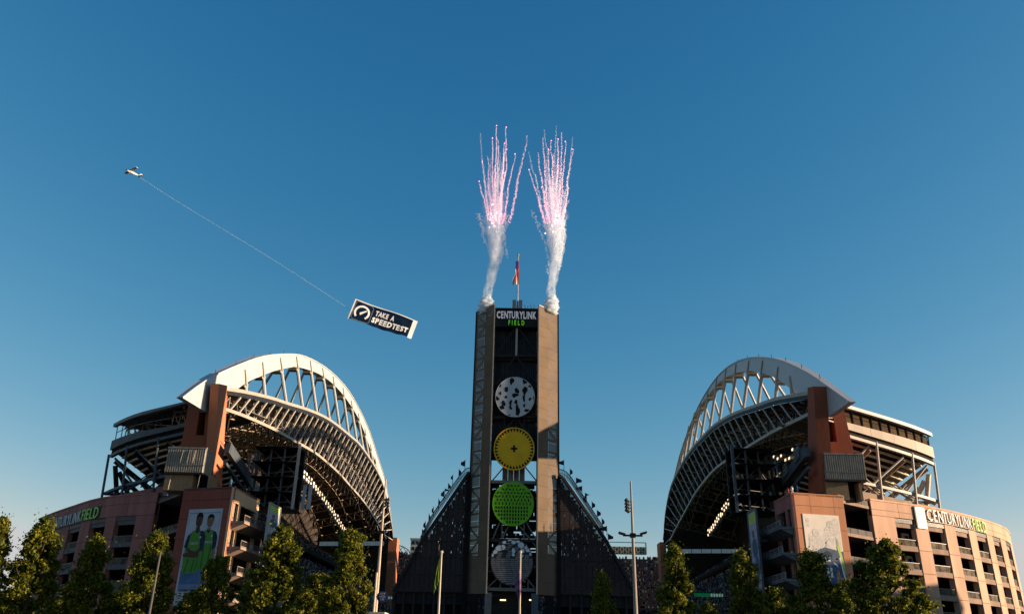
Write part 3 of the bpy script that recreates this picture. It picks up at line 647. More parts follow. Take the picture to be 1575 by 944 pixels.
    if key == 'L':
        for q in (.12, .75): MB().tube([(A_.x+w_*q, Yc+.6, zlo), (A_.x+w_*q+.15, Yc+.6, zb_-.2)], .09, 6).build('downpipe', wsteel, cb)
        for q in (.38, .55, .70): MB().bar((x0_+(x1_-x0_)*q, Yc-.12, zb_+1.8), (x0_+(x1_-x0_)*(q+.03), Yc-.12, zt_-.5), .12).build('conduit', wsteel, cb)
    # small louvred unit on the pylon
    # ---- raking edge beam of the upper stand behind the block
    if key == 'L': ra, rb_, nrm = (350, 688), (402, 768), -57
    else: ra, rb_, nrm = (1241, 694), (1188, 764), 59
    A_, B_ = AX(*ra, nrm), AX(*rb_, nrm)
    sb = thing('upper_deck_beam', B_, f'sloping blue grey edge beam of the upper deck beside the {side} pylon', 'beam', 'sloping deck beams')
    MB().bar(A_, B_, 1.0, 2.0).build('beam', bsteel, sb)
    MB().bar(A_+Vector((0, 0, 1.7)), B_+Vector((0, 0, 1.7)), .14).build('handrail', gsteel, sb)
    for q in np.linspace(.03, .97, 12): p = A_.lerp(B_, q); MB().bar(p+Vector((0, 0, .9)), p+Vector((0, 0, 1.7)), .1).build('rail_post', gsteel, sb)
    MB().bar(A_+Vector((0, 0, -3.2)), B_+Vector((0, 0, -3.2)), .6, .6).build('lower_beam', bsteel, sb)
    if key == 'R':
        pn = (B_-A_).normalized()
        for q in (.1, .42, .78):
            o = A_.lerp(B_, q)+Vector((-.6, 0, -.2))
            pl = MB().prism([o, o+pn*3.6, o+pn*3.6+Vector((0, 0, 2.6)), o+Vector((0, 0, 2.6))], (-.1, 0, 0)).build('number_board', bsteel, sb)
            for r_ in range(3):
                for c_ in range(5):
                    if random.random() < .8:
                        p = o+pn*(.3+c_*.66)+Vector((-.14, 0, .3+r_*.8)); MB().prism([p, p+pn*.42, p+pn*.42+Vector((0, 0, .5)), p+Vector((0, 0, .5))], (-.03, 0, 0)).build('number_tile', corr, pl)

slabm = SLAB_
# ------------------------------------------------------------------ posters on the blocks (flat prints)
def plane_uv(lc, fx, n, px, py):
    r = ray(px, py); t = (n.dot(lc)-n.dot(CAM))/n.dot(r); p = CAM+r*t; return (p-lc).dot(fx), p.z
def ell(cx, cy, rx, ry, n=16, rot=0): return [(cx+rx*math.cos(a)*math.cos(rot)-ry*math.sin(a)*math.sin(rot), cy+rx*math.cos(a)*math.sin(rot)+ry*math.sin(a)*math.cos(rot)) for a in [2*math.pi*k/n for k in range(n)]]
def art(parent, F, rect, items):
    u0, u1, v0, v1 = rect
    for i, (nm, m, pts) in enumerate(items):
        w = .094+.0016*i
        MB().prism([F(u0+(u1-u0)*x, v0+(v1-v0)*y, w) for x, y in pts], F(0, 0, .001)-F(0, 0, 0)).build(nm, m, parent)
def rect(x0, y0, x1, y1): return [(x0, y0), (x1, y0), (x1, y1), (x0, y1)]
D = SIDES['L']; lc, fx, fn_ = D['front']
u0, v1 = plane_uv(lc, fx, fn_, 291.9, 783.2); u1, _ = plane_uv(lc, fx, fn_, 343.8, 780.4); _, v0 = plane_uv(lc, fx, fn_, 276.7, 932)
R4 = (u0, u1, v0, v1); FP = D['FP']
po = thing('poster', FP((u0+u1)/2, v0, .08), 'tall poster of two players in green jerseys on the shade-darkened block', 'poster')
def sheet(po, m): MB().prism([FP(a, b, .02) for a, b in ((u0, v0), (u1, v0), (u1, v1), (u0, v1))], fn_*.07).build('sheet', m, po)
sheet(po, postw)
it = [('frame_line', postk, rect(.05, .955, .95, .96)), ('frame_line', postk, rect(.05, .05, .055, .96)), ('frame_line', postk, rect(.94, .05, .945, .96)), ('frame_line', postk, rect(.05, .05, .95, .055)),
      ('blue_fade', postb, rect(.06, .20, .94, .36)), ('blue_fade', mat('poster_light_blue', (.12, .18, .30), .6, var=.2), rect(.06, .155, .94, .22))]
# back player (right)
it += [('jersey', jersey, [(.52, .36), (.86, .36), (.90, .55), (.93, .72), (.80, .775), (.58, .775), (.50, .70), (.47, .5)]), ('sleeve', jnavy, [(.86, .56), (.96, .60), (.97, .70), (.90, .755), (.82, .765)]),
       ('arm', skin2, [(.87, .40), (.94, .42), (.96, .60), (.87, .57)]), ('neck', skin2, [(.62, .76), (.74, .76), (.73, .80), (.63, .80)]), ('head', skin2, ell(.69, .865, .095, .062)), ('hair', hairm, [(.59, .875), (.60, .92), (.66, .945), (.74, .942), (.79, .915), (.79, .87), (.76, .905), (.64, .905)]), ('beard', hairm, [(.63, .83), (.69, .805), (.75, .83), (.73, .815), (.69, .80), (.65, .812)])]
# front player (left)
it += [('jersey', jersey, [(.08, .33), (.50, .33), (.55, .5), (.58, .70), (.44, .775), (.22, .77), (.10, .71), (.06, .5)]), ('sleeve', jnavy, [(.50, .55), (.62, .57), (.62, .71), (.55, .765), (.44, .77)]), ('sleeve', jnavy, [(.03, .60), (.13, .58), (.18, .75), (.09, .72)]),
       ('arm', skin1, [(.0+.03, .53), (.30, .565), (.50, .53), (.50, .49), (.30, .49), (.05, .50)]), ('arm', skin1, [(.10, .57), (.36, .50), (.52, .545), (.50, .59), (.34, .545), (.14, .60)]),
       ('neck', skin1, [(.29, .76), (.42, .76), (.41, .81), (.30, .81)]), ('head', skin1, ell(.36, .875, .095, .07)), ('hair', hairm, [(.26, .885), (.27, .94), (.33, .965), (.41, .96), (.46, .93), (.46, .88), (.43, .915), (.30, .915)])]
dkj = mat('print_jersey_fold', (.028, .10, .014), .7)
it += [('fold', dkj, [(.14, .34), (.18, .34), (.24, .47), (.21, .49)]), ('fold', dkj, [(.34, .34), (.37, .34), (.40, .48), (.37, .49)]), ('fold', dkj, [(.44, .36), (.47, .36), (.50, .48), (.48, .49)]), ('fold', dkj, [(.60, .38), (.64, .38), (.63, .60), (.60, .62)]), ('fold', dkj, [(.76, .38), (.80, .38), (.84, .60), (.80, .62)]), ('collar', jnavy, [(.28, .77), (.43, .775), (.36, .735)]), ('collar', jnavy, [(.61, .775), (.75, .775), (.68, .74)]), ('crest', lwhite, ell(.47, .70, .025, .012, 8)), ('crest', lwhite, ell(.80, .71, .025, .012, 8)), ('cheek_shade', hairm, [(.27, .86), (.29, .83), (.31, .82), (.29, .87)]), ('cheek_shade', mat('print_skin_shade', (.12, .06, .04), .7), [(.60, .86), (.62, .82), (.64, .82), (.63, .88)])]
for cx, cy in ((.36, .875), (.69, .865)):
    for dx in (-.035, .035): it.append(('eye', postk, rect(cx+dx-.013, cy+.008, cx+dx+.013, cy+.014)))
    it.append(('nose', hairm, [(cx-.008, cy-.012), (cx+.012, cy-.012), (cx+.004, cy+.006)])); it.append(('mouth', hairm, rect(cx-.025, cy-.03, cx+.025, cy-.025)))
for r_ in range(3):
    for c_ in range(6): it.append(('date_block', postk, rect(.12+c_*.135, .075+r_*.024, .12+c_*.135+.07+.02*((c_+r_) % 2), .088+r_*.024)))
art(po, FP, R4, it)
PF = lambda ux, vy: (lambda u, v, w: FP(u0+(u1-u0)*ux+u, v0+(v1-v0)*vy+v, .24+w*.02))
put_text('HOME SCHEDULE', PF(.12, .147), (u1-u0)*.76, .42, postk, po, thick=.3, bold=.03)
put_text('XBOX', PF(.20, .625), (u1-u0)*.24, .4, lwhite, po, thick=.3); put_text('XBOX', PF(.62, .635), (u1-u0)*.24, .4, lwhite, po, thick=.3)
D = SIDES['R']; lc, fx, fn_ = D['front']; FP = D['FP']
u0, v1 = plane_uv(lc, fx, fn_, 1233.6, 789.3); u1, _ = plane_uv(lc, fx, fn_, 1289, 793); _, v0 = plane_uv(lc, fx, fn_, 1250, 925)
po = thing('poster', FP((u0+u1)/2, v0, .08), 'poster of football players on the orange block, sun glare and lower shade painted in', 'poster')
sheet(po, postc)
def player(cx, cy, s, hm, bm_, sm, num):
    P = lambda L: [(cx+x*s, cy+y*s*.42) for x, y in L]
    return [('shoulder_pads', bm_, P([(-1.1, -.6), (-1.0, .5), (-.5, .85), (.5, .85), (1.0, .5), (1.1, -.6), (.75, -1.9), (-.75, -1.9)])), ('arm', sm, P([(-1.0, -.4), (-1.5, -1.2), (-1.2, -2.0), (-.7, -1.5), (-.75, -.5)])), ('arm', sm, P([(1.0, -.4), (1.5, -1.2), (1.2, -2.0), (.7, -1.5), (.75, -.5)])),
            ('helmet', hm, [(cx+a*s, cy+b*s*.42) for a, b in ell(0, 1.35, .52, .62)]), ('face', sm, P([(-.3, .85), (.3, .85), (.34, 1.3), (-.34, 1.3)])), ('visor', hm, P([(-.42, 1.28), (.42, 1.28), (.36, 1.42), (-.36, 1.42)])), ('chin_strap', postc, P([(-.28, .8), (.28, .8), (.2, .95), (-.2, .95)])),
            ('shoulder_stripe', postc, P([(.55, .75), (1.0, .45), (1.06, .1), (.62, .55)])), ('shoulder_stripe', postc, P([(-.55, .75), (-1.0, .45), (-1.06, .1), (-.62, .55)])), ('belt_shade', hm, P([(-.75, -1.9), (.75, -1.9), (.7, -1.65), (-.7, -1.65)])), ('number', postc, P([(-.3, -1.0), (-.05, -1.0), (-.05, .1), (-.3, .1)])), ('number', postc, P([(.08, -1.0), (.34, -1.0), (.34, .1), (.08, .1)]))]
pt2 = mat('poster_warm_grey_print', (.53, .49, .46), .6, var=.2, scale=1.2); pt3 = mat('poster_glare_tan', (.60, .55, .50), .6, var=.15, scale=1.2)
gh = lambda L: [q for q in L if q[0] not in ('number', 'belt_shade', 'chin_strap')]
it = [('emblem', pt2, ell(.11, .92, .05, .03)), ('emblem', pt3, rect(.07, .85, .15, .885)), ('glare_ground', pt3, [(.45, .62), (.98, .60), (.98, .95), (.86, .97), (.60, .86), (.50, .75)]), ('glare_ground', mat('poster_glare_white', (.64, .60, .56), .6, var=.15, scale=1.5), [(.06, .55), (.55, .58), (.58, .80), (.30, .84), (.10, .76)])]  # upper prints paled, sun glare put into their colours
it += gh(player(.72, .80, .16, pt2, mat('poster_glare_ghost', (.57, .53, .49), .6, var=.25, scale=2.5), pt3, 1)) + gh(player(.30, .68, .18, pt2, mat('poster_glare_ghost', (.57, .53, .49)), pt3, 2))
it += [('stripe_print', pt2, [(.58, .70), (.62, .71), (.56, .60), (.52, .60)]), ('stripe_print', pt2, [(.84, .74), (.88, .73), (.92, .62), (.87, .62)]), ('stripe_print', pt2, [(.18, .62), (.22, .64), (.24, .56), (.19, .56)]), ('face_mask', pt2, [(.27, .735), (.34, .735), (.335, .745), (.275, .745)]), ('face_mask', pt2, [(.69, .855), (.75, .855), (.745, .863), (.695, .863)])]
it += [('shaded_blue_ground', postd, [(.20, .56), (.5, .62), (.94, .58), (1, .58), (1, 0), (0, 0), (0, .30)]), ('lime_streak', posty, [(.84, .62), (.88, .72), (.99, .42), (.99, .30)]), ('pale_streak', postc, [(.86, .50), (.90, .52), (.99, .22), (.95, .2)])]  # lower prints kept dark, shade put into their colours
it += player(.55, .38, .24, jnavy, mat('poster_jersey_blue', (.05, .10, .18), .6, var=.3, scale=2), mat('poster_arm_blue', (.10, .20, .30), .6, var=.3, scale=3), 3)
it += [('scarf', mat('poster_orange_print', (.45, .14, .05), .6), [(.76, .36), (.82, .37), (.80, .20), (.74, .2)])]
art(po, FP, (u0, u1, v0, v1), it)

# ------------------------------------------------------------------ narrow hanging banners at the gates
for key, q, Y_, lab in (('L', [(406.5, 838), (424, 838), (432, 782), (415, 772.4)], (160, 168), 'narrow hanging banner with green top in sunlight beside the left balconies'), ('R', [(1166, 917), (1177, 913), (1162.7, 781), (1149.7, 789.7)], (168, 160), 'tall narrow lilac hanging banner with green top beside the right balconies')):
    ya, yb = Y_; P = [PY(*q[0], ya), PY(*q[1], yb), PY(*q[2], yb), PY(*q[3], ya)]
    # keep its edges plumb
    P[0] = Vector((P[3].x, P[3].y, P[0].z)); P[1] = Vector((P[2].x, P[2].y, P[1].z))
    b = thing('gate_banner', P[0], lab, 'banner')
    Q = lambda x, y, w=0: (P[0].lerp(P[1], x)).lerp(P[3].lerp(P[2], x), y)+nq*w
    nq = (P[1]-P[0]).cross(P[3]-P[0]).normalized(); nq = nq if nq.dot(CAM-P[0]) > 0 else -nq
    MB().prism([Q(0, 0), Q(1, 0), Q(1, 1), Q(0, 1)], nq*-.12).build('banner_cloth', postl if key == 'R' else postw, b)
    MB().prism([Q(.08, .84, .02), Q(.92, .84, .02), Q(.92, .975, .02), Q(.08, .975, .02)], nq*.01).build('green_header', posty, b)
    for (x, y, rx, ry, m) in ((.5, .55, .3, .12, postd), (.45, .72, .14, .05, skin2), (.6, .33, .25, .13, postb if key == 'R' else pt2), (.3, .2, .2, .08, postd)):
        MB().prism([Q(x+rx*a, y+ry*c, .03+.01*x) for a, c in ell(0, 0, 1, 1, 9)], nq*.01).build('figure_print', m, b)
    fr = MB()
    for e in ((0, 0, 0, 1), (1, 0, 1, 1), (0, 1, 1, 1)): fr.bar(Q(e[0], e[1], .0), Q(e[2], e[3], 0), .28)
    fr.build('frame', wsteel if key == 'L' else bsteel, b)
    MB().tube([Vector((P[1].x, P[1].y+.4, 0)), Vector((P[2].x, P[2].y+.4, P[2].z))], .16, 6).build('mast', dsteel, b)

# ------------------------------------------------------------------ backs of the corner video boards: lattice towers
for key, (xa, xb, yt, yb), (Ya, Yb) in (('L', (398, 461.5, 689, 781), (176, 172)), ('R', (1126, 1184, 692, 787), (172, 176))):
    A_ = PY(xa, yt+3, Ya); B_ = PY(xb, yt-3, Yb); Cc = PY((xa+xb)/2, yb, (Ya+Yb)/2)
    zt, zl_ = (A_.z+B_.z)/2, Cc.z
    t = thing('video_board_frame', (Cc.x, Cc.y, zl_), f'dark lattice steel back of a video board under the {WORD[key][0]} roof', 'scoreboard frame', 'corner video boards')
    a = Vector((A_.x, A_.y, 0)); b = Vector((B_.x, B_.y, 0)); dep = Vector((0, 5, 0))
    at_ = lambda u, z, d=0: a.lerp(b, u)+Vector((0, 5*d, z))
    MB().prism([at_(0, zl_, 1), at_(1, zl_, 1), at_(1, zt, 1), at_(0, zt, 1)], (0, .3, 0)).build('board_back', dark, t)
    nrow = 4
    for d in (0, 1):
        for u in (0, .33, .66, 1): MB().bar(at_(u, zl_, d), at_(u, zt, d), .34).build('post', bsteel if d == 0 else dsteel, t)
    for r_ in range(nrow+1):
        z = zl_+(zt-zl_)*r_/nrow
        MB().bar(at_(0, z), at_(1, z), .3).build('beam', bsteel, t)
        gr = MB(); gr.box((min(a.x, b.x), min(a.y, b.y)+.3, z-.08), (max(a.x, b.x), max(a.y, b.y)+4.6, z)); gr.build('catwalk', dsteel, t)
        if r_ < nrow:
            z2 = zl_+(zt-zl_)*(r_+1)/nrow
            for j, (u, v) in enumerate(((0, .33), (.33, .66), (.66, 1))): MB().bar(at_(u if (j+r_) % 2 else v, z, .4), at_(v if (j+r_) % 2 else u, z2, .4), .2).build('diagonal', gsteel, t)
            MB().bar(at_(0, z+1.1), at_(1, z+1.1), .1).build('guard_rail', gsteel, t)
    e_u = 1 if key == 'L' else 0
    MB().bar(at_(e_u, zl_-.5, -.02), at_(e_u, zt+.5, -.02), .55, .5).build('edge_panel', wsteel if key == 'L' else bsteel, t)
    for k in range(3):                                 # slanted legs next to it
        u = -.18-.12*k if key == 'L' else 1.1+.12*k
        MB().bar(at_(u*.8 if key == 'L' else u, zl_-4, .5), at_(u+(.15 if key == 'L' else -.12), zt, .5), .4).build('leg', gsteel, t)
    for k in range(7):
        z = zl_-3+(zt-zl_+2)*k/7; u = -.18 if key == 'L' else 1.1
        MB().bar(at_(u, z, .5), at_(u+(-.2 if key == 'L' else .24), z+2.2, .5), .18).build('leg_lacing', gsteel, t)
    if key == 'L':
        for k in range(2): MB().prism([at_(1.05+.14*k, zl_+.3, 1), at_(1.13+.14*k, zl_+.3, 1), at_(1.13+.14*k, zl_+5.5, 1), at_(1.05+.14*k, zl_+5.5, 1)], (0, .3, 0)).build('side_panel', bannw, t)

# ------------------------------------------------------------------ seating bowl and crowd
def rake(name, quad, rows, m, lab, cat, crowd, per, prob=.9, hs=1.0):
    """quad: front-left, front-right, back-right, back-left corners"""
    a, b, c, d = [Vector(q) for q in quad]
    t = thing(name, a, lab, cat, 'seating stands inside the stadium')
    for r_ in range(rows):
        f0, f1 = r_/rows, (r_+1)/rows
        p0, p1, p2, p3 = a.lerp(d, f0), b.lerp(c, f0), b.lerp(c, f1), a.lerp(d, f1)
        p2 = Vector((p2.x, p2.y, p0.z)); p3 = Vector((p3.x, p3.y, p0.z)); h = (d.z-a.z)/rows
        MB().prism([p0+Vector((0, 0, h*.0)), p1, p2, p3], (0, 0, h)).build('seating_row', m, t)
    cr = MB()
    n = crowd
    for _ in range(n):
        f = (int(random.random()*rows)+.5)/rows; u = random.random()
        p = a.lerp(d, f).lerp(b.lerp(c, f), u)+Vector((0, 0, (d.z-a.z)/rows*.5))
        w = .27*hs; h = random.uniform(.7, 1.25)*hs
        cr.box((p.x-w, p.y-w*.6, p.z), (p.x+w, p.y+w*.6, p.z+h*.72)); cr.box((p.x-.13*hs, p.y-.13*hs, p.z+h*.74), (p.x+.13*hs, p.y+.13*hs, p.z+h*.74+.26*hs))
    cr.build('spectators', crowdm, t, kind='stuff')
    return t
dseat = mat('dark_blue_seats', (.02, .025, .045), .7, var=.5)
zS = PY(620, 852, 402).z
rake('south_stand', [(-66, 380, 14), (84, 380, 14), (84, 402, zS), (-66, 402, zS)], 20, dseat, 'packed dark seating stand with spectators at the far end behind the tower', 'seating stand', 5200, 1, hs=1.15)
zE = AX(540, 836, -57).z
rake('side_stand', [(-44, 190, 10), (-40, 372, 10), (-56, 376, 30), (-64, 186, 28)], 14, dseat, 'seating stand full of spectators below the left roof', 'seating stand', 3000, 1, hs=1.1)
rake('side_stand', [(48, 190, 10), (56, 372, 10), (72, 376, 30), (66, 186, 28)], 14, dseat, 'dark seating stand with scattered spectators below the right roof', 'seating stand', 2200, 1, hs=1.0)
rake('upper_side_stand', [(-66, 200, 33), (-58, 372, 33), (-82, 376, 46), (-84, 205, 46)], 12, dark, 'dark upper seating tier high beneath the left roof', 'seating stand', 900, 1)
rake('upper_side_stand', [(68, 200, 33), (76, 372, 33), (100, 376, 46), (86, 205, 46)], 12, dark, 'dark upper seating tier high beneath the right roof', 'seating stand', 600, 1)
for key, pq, lab in (('L', ((492, 828), (590, 843), -57.5), 'pale suite level fascia strip under the left roof'), ('R', ((1034, 852), (1155, 842), 60), 'pale blue suite level fascia strip under the right roof')):
    a, b = PY(*pq[0], 330), PY(*pq[1], 325); z = (a.z+b.z)/2; a.z = b.z = z
    t = thing('suite_fascia', a, lab, 'fascia', 'suite fascias'); n = 8
    for k in range(n): MB().bar(a.lerp(b, k/n+.004), a.lerp(b, (k+1)/n-.004), .4, 1.5).build('fascia_board', mat('pale_blue_board', (.20, .29, .36), .7, var=.2, rnd=.1, emit=(.3, .42, .5, .07)), t)  # faint glow built into the board colour
    MB().bar(a+Vector((0, 0, 1.3)), b+Vector((0, 0, 1.3)), .5, .4).build('fascia_coping', dsteel, t)
# lit ribbon boards low inside the bowl
for (xa, xb, y, Y_, lab, txt) in ((572, 612, 918, 300, 'lit ribbon board behind the left light pole', ''), (1068, 1114, 914, 230, 'green ribbon board with white letters low in the right stand', 'XFINITY')):
    a, b = PY(xa, y, Y_), PY(xb, y, Y_)
    t = thing('ribbon_board', a, lab, 'display board'); MB().box((a.x, Y_, a.z-.45), (b.x, Y_+.3, a.z+.45)).build('board', greenb, t)
    for k in range(5):
        q = a.x+(b.x-a.x)*(.55+.09*k); MB().box((q, Y_-.1, a.z-.35), (q+(b.x-a.x)*.05, Y_-.02, a.z+.35)).build('lit_block', lwhite2, t)
# far end piers of the roofs
for key, q, lab in (('L', (597, 606, 826, 868), 'brick red pier at the far end of the left roof'), ('R', (1015, 1024, 833, 868), 'dark pier at the far end of the right roof')):
    Y_ = 378; a, b = PY(q[0], q[2], Y_), PY(q[1], q[3], Y_)
    t = thing('far_pier', (a.x, Y_, 0), lab, 'pylon', 'far piers of the roofs')
    MB().box((min(a.x, b.x), Y_, 0), (max(a.x, b.x)+.6, Y_+8, a.z)).build('pier', mat('far_pier_concrete', (.42, .15, .08), .8), t)
    MB().box((min(a.x, b.x)-(5 if key == 'L' else -1), Y_+1, 0), (max(a.x, b.x)+(0 if key == 'L' else 5), Y_+7, a.z-5)).build('pier_base', darkred, t)
# far scoreboard with its patterned front, far building and footbridge truss
Y_ = 404; a, b = PY(936, 833, Y_), PY(994, 852, Y_)
t = thing('far_scoreboard', (a.x, Y_, b.z), 'far olive scoreboard with a row of ring patterns right of the tower', 'scoreboard')
MB().box((a.x, Y_, b.z), (b.x, Y_+2, a.z-2)).build('board', olive, t)
for x in (a.x, b.x): MB().bar((x, Y_, b.z), (x, Y_, a.z), .5).build('post', wsteel, t)
MB().bar((a.x, Y_, a.z), (b.x, Y_, a.z), .5, .35).build('top_rail', wsteel, t)
n = 7
for k in range(n):
    cx = a.x+(b.x-a.x)*(k+.5)/n; cz = b.z+(a.z-2-b.z)*.62
    rg = MB(); R1, R2 = 1.05, .62; P = []
    for j in range(10):
        c0, c1 = 2*math.pi*j/10, 2*math.pi*(j+1)/10
        rg.prism([(cx+R1*math.cos(c0), Y_-.1, cz+1.35*math.sin(c0)), (cx+R1*math.cos(c1), Y_-.1, cz+1.35*math.sin(c1)), (cx+R2*math.cos(c1), Y_-.1, cz+.85*math.sin(c1)), (cx+R2*math.cos(c0), Y_-.1, cz+.85*math.sin(c0))], (0, .08, 0))
    rg.build('ring_pattern', cream, t)
    MB().prism([(cx-1.1, Y_-.1, b.z+.2), (cx, Y_-.1, b.z+1.3), (cx+1.1, Y_-.1, b.z+.2), (cx+.6, Y_-.1, b.z+.2), (cx, Y_-.1, b.z+.7), (cx-.6, Y_-.1, b.z+.2)], (0, .08, 0)).build('chevron_pattern', cream, t)
a, b = PY(632, 829, Y_+20), PY(672, 870, Y_+20)
t = thing('far_building', (a.x, Y_+20, b.z), 'tan flat roofed building with dark windows behind the far stand left of the tower', 'building')
MB().box((a.x, Y_+20, 0), (b.x, Y_+30, a.z)).build('wall', cream, t)
MB().box((a.x-.4, Y_+19.7, a.z), (b.x+.3, Y_+30, a.z+.7)).build('roof', lwhite, t)
for r_ in range(3):
    for k in range(5): q = a.x+.6+k*2.1; MB().box((q, Y_+19.9, a.z-2.3-2.8*r_), (q+1.3, Y_+20.05, a.z-.8-2.8*r_)).build('window', dsteel, t)
t = thing('arched_truss', PY(606, 858, Y_+6), 'small arched lattice truss on the skyline beside the far red pier', 'truss')
pts = [PY(x, y, Y_+6) for x, y in ((604, 840), (612, 838), (620, 840), (628, 845), (633, 852))]; low = [PY(x, y+7, Y_+6) for x, y in ((604, 844), (612, 843), (620, 844), (628, 848), (633, 852))]
m = MB(); m.tube(pts, .25, 5); m.tube(low, .25, 5); m.build('truss_chord', gsteel, t)
for k in range(4): MB().bar(low[k], pts[k+1], .25).build('truss_web', gsteel, t); MB().bar(pts[k], low[k+1], .25).build('truss_web', gsteel, t)

# ------------------------------------------------------------------ the tower
TY = 155.0
IL, IR = PY(760.7, 470, TY), PY(828.8, 469, TY); OL = PZ(733, 483, IL.z-.3); OR = PZ(858.3, 483.4, IR.z-.3)
xL, xR, xoL, xoR = IL.x, IR.x, OL.x, OR.x; yoL, yoR = OL.y, OR.y; ZT = (IL.z+IR.z)/2; TC = (xL+xR)/2
ZB = PY(745, 905, TY).z
zy = lambda y, Y=TY: PY(790, y, Y).z
tw = thing('scoreboard_tower', (TC, TY+3, 0), 'tall open steel tower with angled perforated side screens and four stacked discs', 'tower')
z_low = PY(745, 912, TY).z
for key, xi, xo, yo in (('L', xL, xoL, yoL), ('R', xR, xoR, yoR)):
    a = Vector((xi, TY, 0)); b = Vector((xo, yo, 0)); n = (b-a).normalized(); nn_ = Vector((n.y, -n.x, 0)); nn_ = nn_ if nn_.y < 0 else -nn_
    up = lambda z: Vector((0, 0, z)); NR = 26
    for k in range(NR):
        z0 = z_low+(ZT-z_low)*k/NR; z1 = z_low+(ZT-z_low)*(k+1)/NR
        for j in range(2): MB().poly([a.lerp(b, j/2+.002)+up(z0+.015), a.lerp(b, (j+1)/2-.002)+up(z0+.015), a.lerp(b, (j+1)/2-.002)+up(z1-.015), a.lerp(b, j/2+.002)+up(z1-.015)]).build('screen_panel', screen, tw)
    MB().bar(a+up(z_low)-nn_*.06, a+up(ZT+.2)-nn_*.06, .22, .22).build('edge_post', wsteel, tw)
    MB().bar(b+up(z_low), b+up(ZT+.05), .3).build('edge_post', dsteel, tw)
    MB().bar(a+up(ZT+.1), b+up(ZT), .28).build('top_rail', wsteel, tw)
    # frame behind the screen
    q = -nn_*.6; cols = [b+q*.6, a.lerp(b, .52)+q, a.lerp(b, .08)+q]
    for c in cols: MB().bar(c+up(2), c+up(ZT-.6), .38).build('column', dsteel, tw)
    nz = 23; 
    for k in range(nz):
        z0 = z_low+(ZT-1-z_low)*k/nz; z1 = z_low+(ZT-1-z_low)*(k+1)/nz
        MB().bar(cols[0]+up(z0), cols[2]+up(z0), .30).build('beam', dsteel, tw)
        if k % 3 == 0: MB().bar(cols[0]+up(z0), cols[1]+up(z1), .26).build('diagonal', dsteel, tw)
        if k % 3 == 1: MB().bar(cols[1]+up(z0), cols[0]+up(z1), .26).build('diagonal', dsteel, tw)
        if k % 2 == 0: MB().bar(cols[1]+up(z0), cols[2]+up(z1), .22).build('diagonal', dsteel, tw)
    # return wall closing the inner half of the shaft
    MB().prism([a.lerp(b, .5)+Vector((0, 2.2, ZB+4)), a.lerp(b, 0)+Vector((0, 3.2, ZB+4)), a.lerp(b, 0)+Vector((0, 3.2, ZT-1)), a.lerp(b, .5)+Vector((0, 2.2, ZT-1))], (0, .15, 0)).build('inner_screen', dsteel, tw)
# corrugated wall behind the discs
ys = [500, 546, 592, 640, 700, 738]; zs_ = [zy(y) for y in ys]
for i in range(len(zs_)-1):
    z1, z0 = zs_[i], zs_[i+1]; n = 8
    for j in range(n):
        if i == 4 and j in (0, 1, 6, 7): continue
        x0 = xL+.2+(xR-xL-.4)*j/n; x1 = xL+.2+(xR-xL-.4)*(j+1)/n
        c = MB(); m_ = 3
        for q in range(m_):
            xa, xb = x0+.03+(x1-x0-.06)*q/m_, x0+.03+(x1-x0-.06)*(q+1)/m_
            c.prism([(xa, TY+3.0, z0+.15), (xa+(xb-xa)*.25, TY+2.88, z0+.15), (xa+(xb-xa)*.75, TY+2.88, z0+.15), (xb, TY+3.0, z0+.15)], (0, 0, z1-z0-.3))
        c.build('corrugated_panel', panelb if i != 4 else corr, tw)
    MB().box((xL+.1, TY+2.2, z0-.35), (xR-.1, TY+3.1, z0+.25)).build('floor_beam', dsteel, tw)
MB().box((xL+.05, TY+3.05, zs_[4]), (xR-.05, TY+3.15, ZT-1)).build('rear_wall', dark, tw)
def tbar(x0, y0, x1, y1, w=.3, Y=TY+1.6, m=dsteel, nm='brace'):
    MB().bar(PY(x0, y0, Y), PY(x1, y1, Y), w).build(nm, m, tw)
tbar(794, 502, 764, 545); tbar(796, 502, 826, 545); tbar(793, 548, 762, 592); tbar(794, 548, 826, 592); tbar(793, 642, 760, 680); tbar(794, 642, 824, 684)
tbar(760, 548, 828, 547, .5); tbar(758, 642, 828, 641, .5); tbar(793.5, 640, 793, 735, .22); tbar(776, 642, 775, 664, .25); tbar(806, 642, 806, 664, .25)
tbar(795.8, 470, 794, 547, .42, TY+1.3, wsteel, 'mast_foot')
for y in (739, 829, 905): MB().box((xL, TY+.9, zy(y)-.3), (xR, TY+1.5, zy(y)+.25)).build('floor_beam', gsteel if y != 829 else dsteel, tw)
for (x0, y0, x1, y1) in ((757, 739, 780, 712), (825, 739, 803, 712), (772, 795, 772, 832), (806, 795, 806, 832), (784, 805, 755, 860), (796, 805, 826, 842), (756, 832, 770, 800), (826, 832, 808, 800), (750, 903, 770, 884), (822, 903, 806, 884), (770, 895, 769, 905), (786, 898, 786, 905), (812, 893, 812, 905)): tbar(x0, y0, x1, y1, .22, TY+1.2, gsteel)
for x in (762, 775, 812, 824): tbar(x+2, 740, x, 905, .22, TY+2.8, dsteel, 'rear_post')
fb = MB(); z = z_low-16
while z < zy(738):
    x = xL+.1
    while x < xR-.1:
        x2 = min(xR-.1, x+random.uniform(.4, 1.8))
        if random.random() < (.9 if z > zy(880) else 1): fb.box((x, TY+4+random.random()*.3, z), (x2, TY+5, z+random.choice((.6, .8, .86, .86))))
        x = x2+max(0, random.uniform(-.4, .3)) if z > zy(880) else x2
    z += .85
fb.build('rear_board', dsteel, tw, kind='stuff')
for k in range(16): z = zy(905)+(zy(740)-zy(905))*k/16; MB().box((xL+.2, TY+3.2, z), (xR-.2, TY+5.5, z+.14)).build('stair_landing', dsteel, tw)
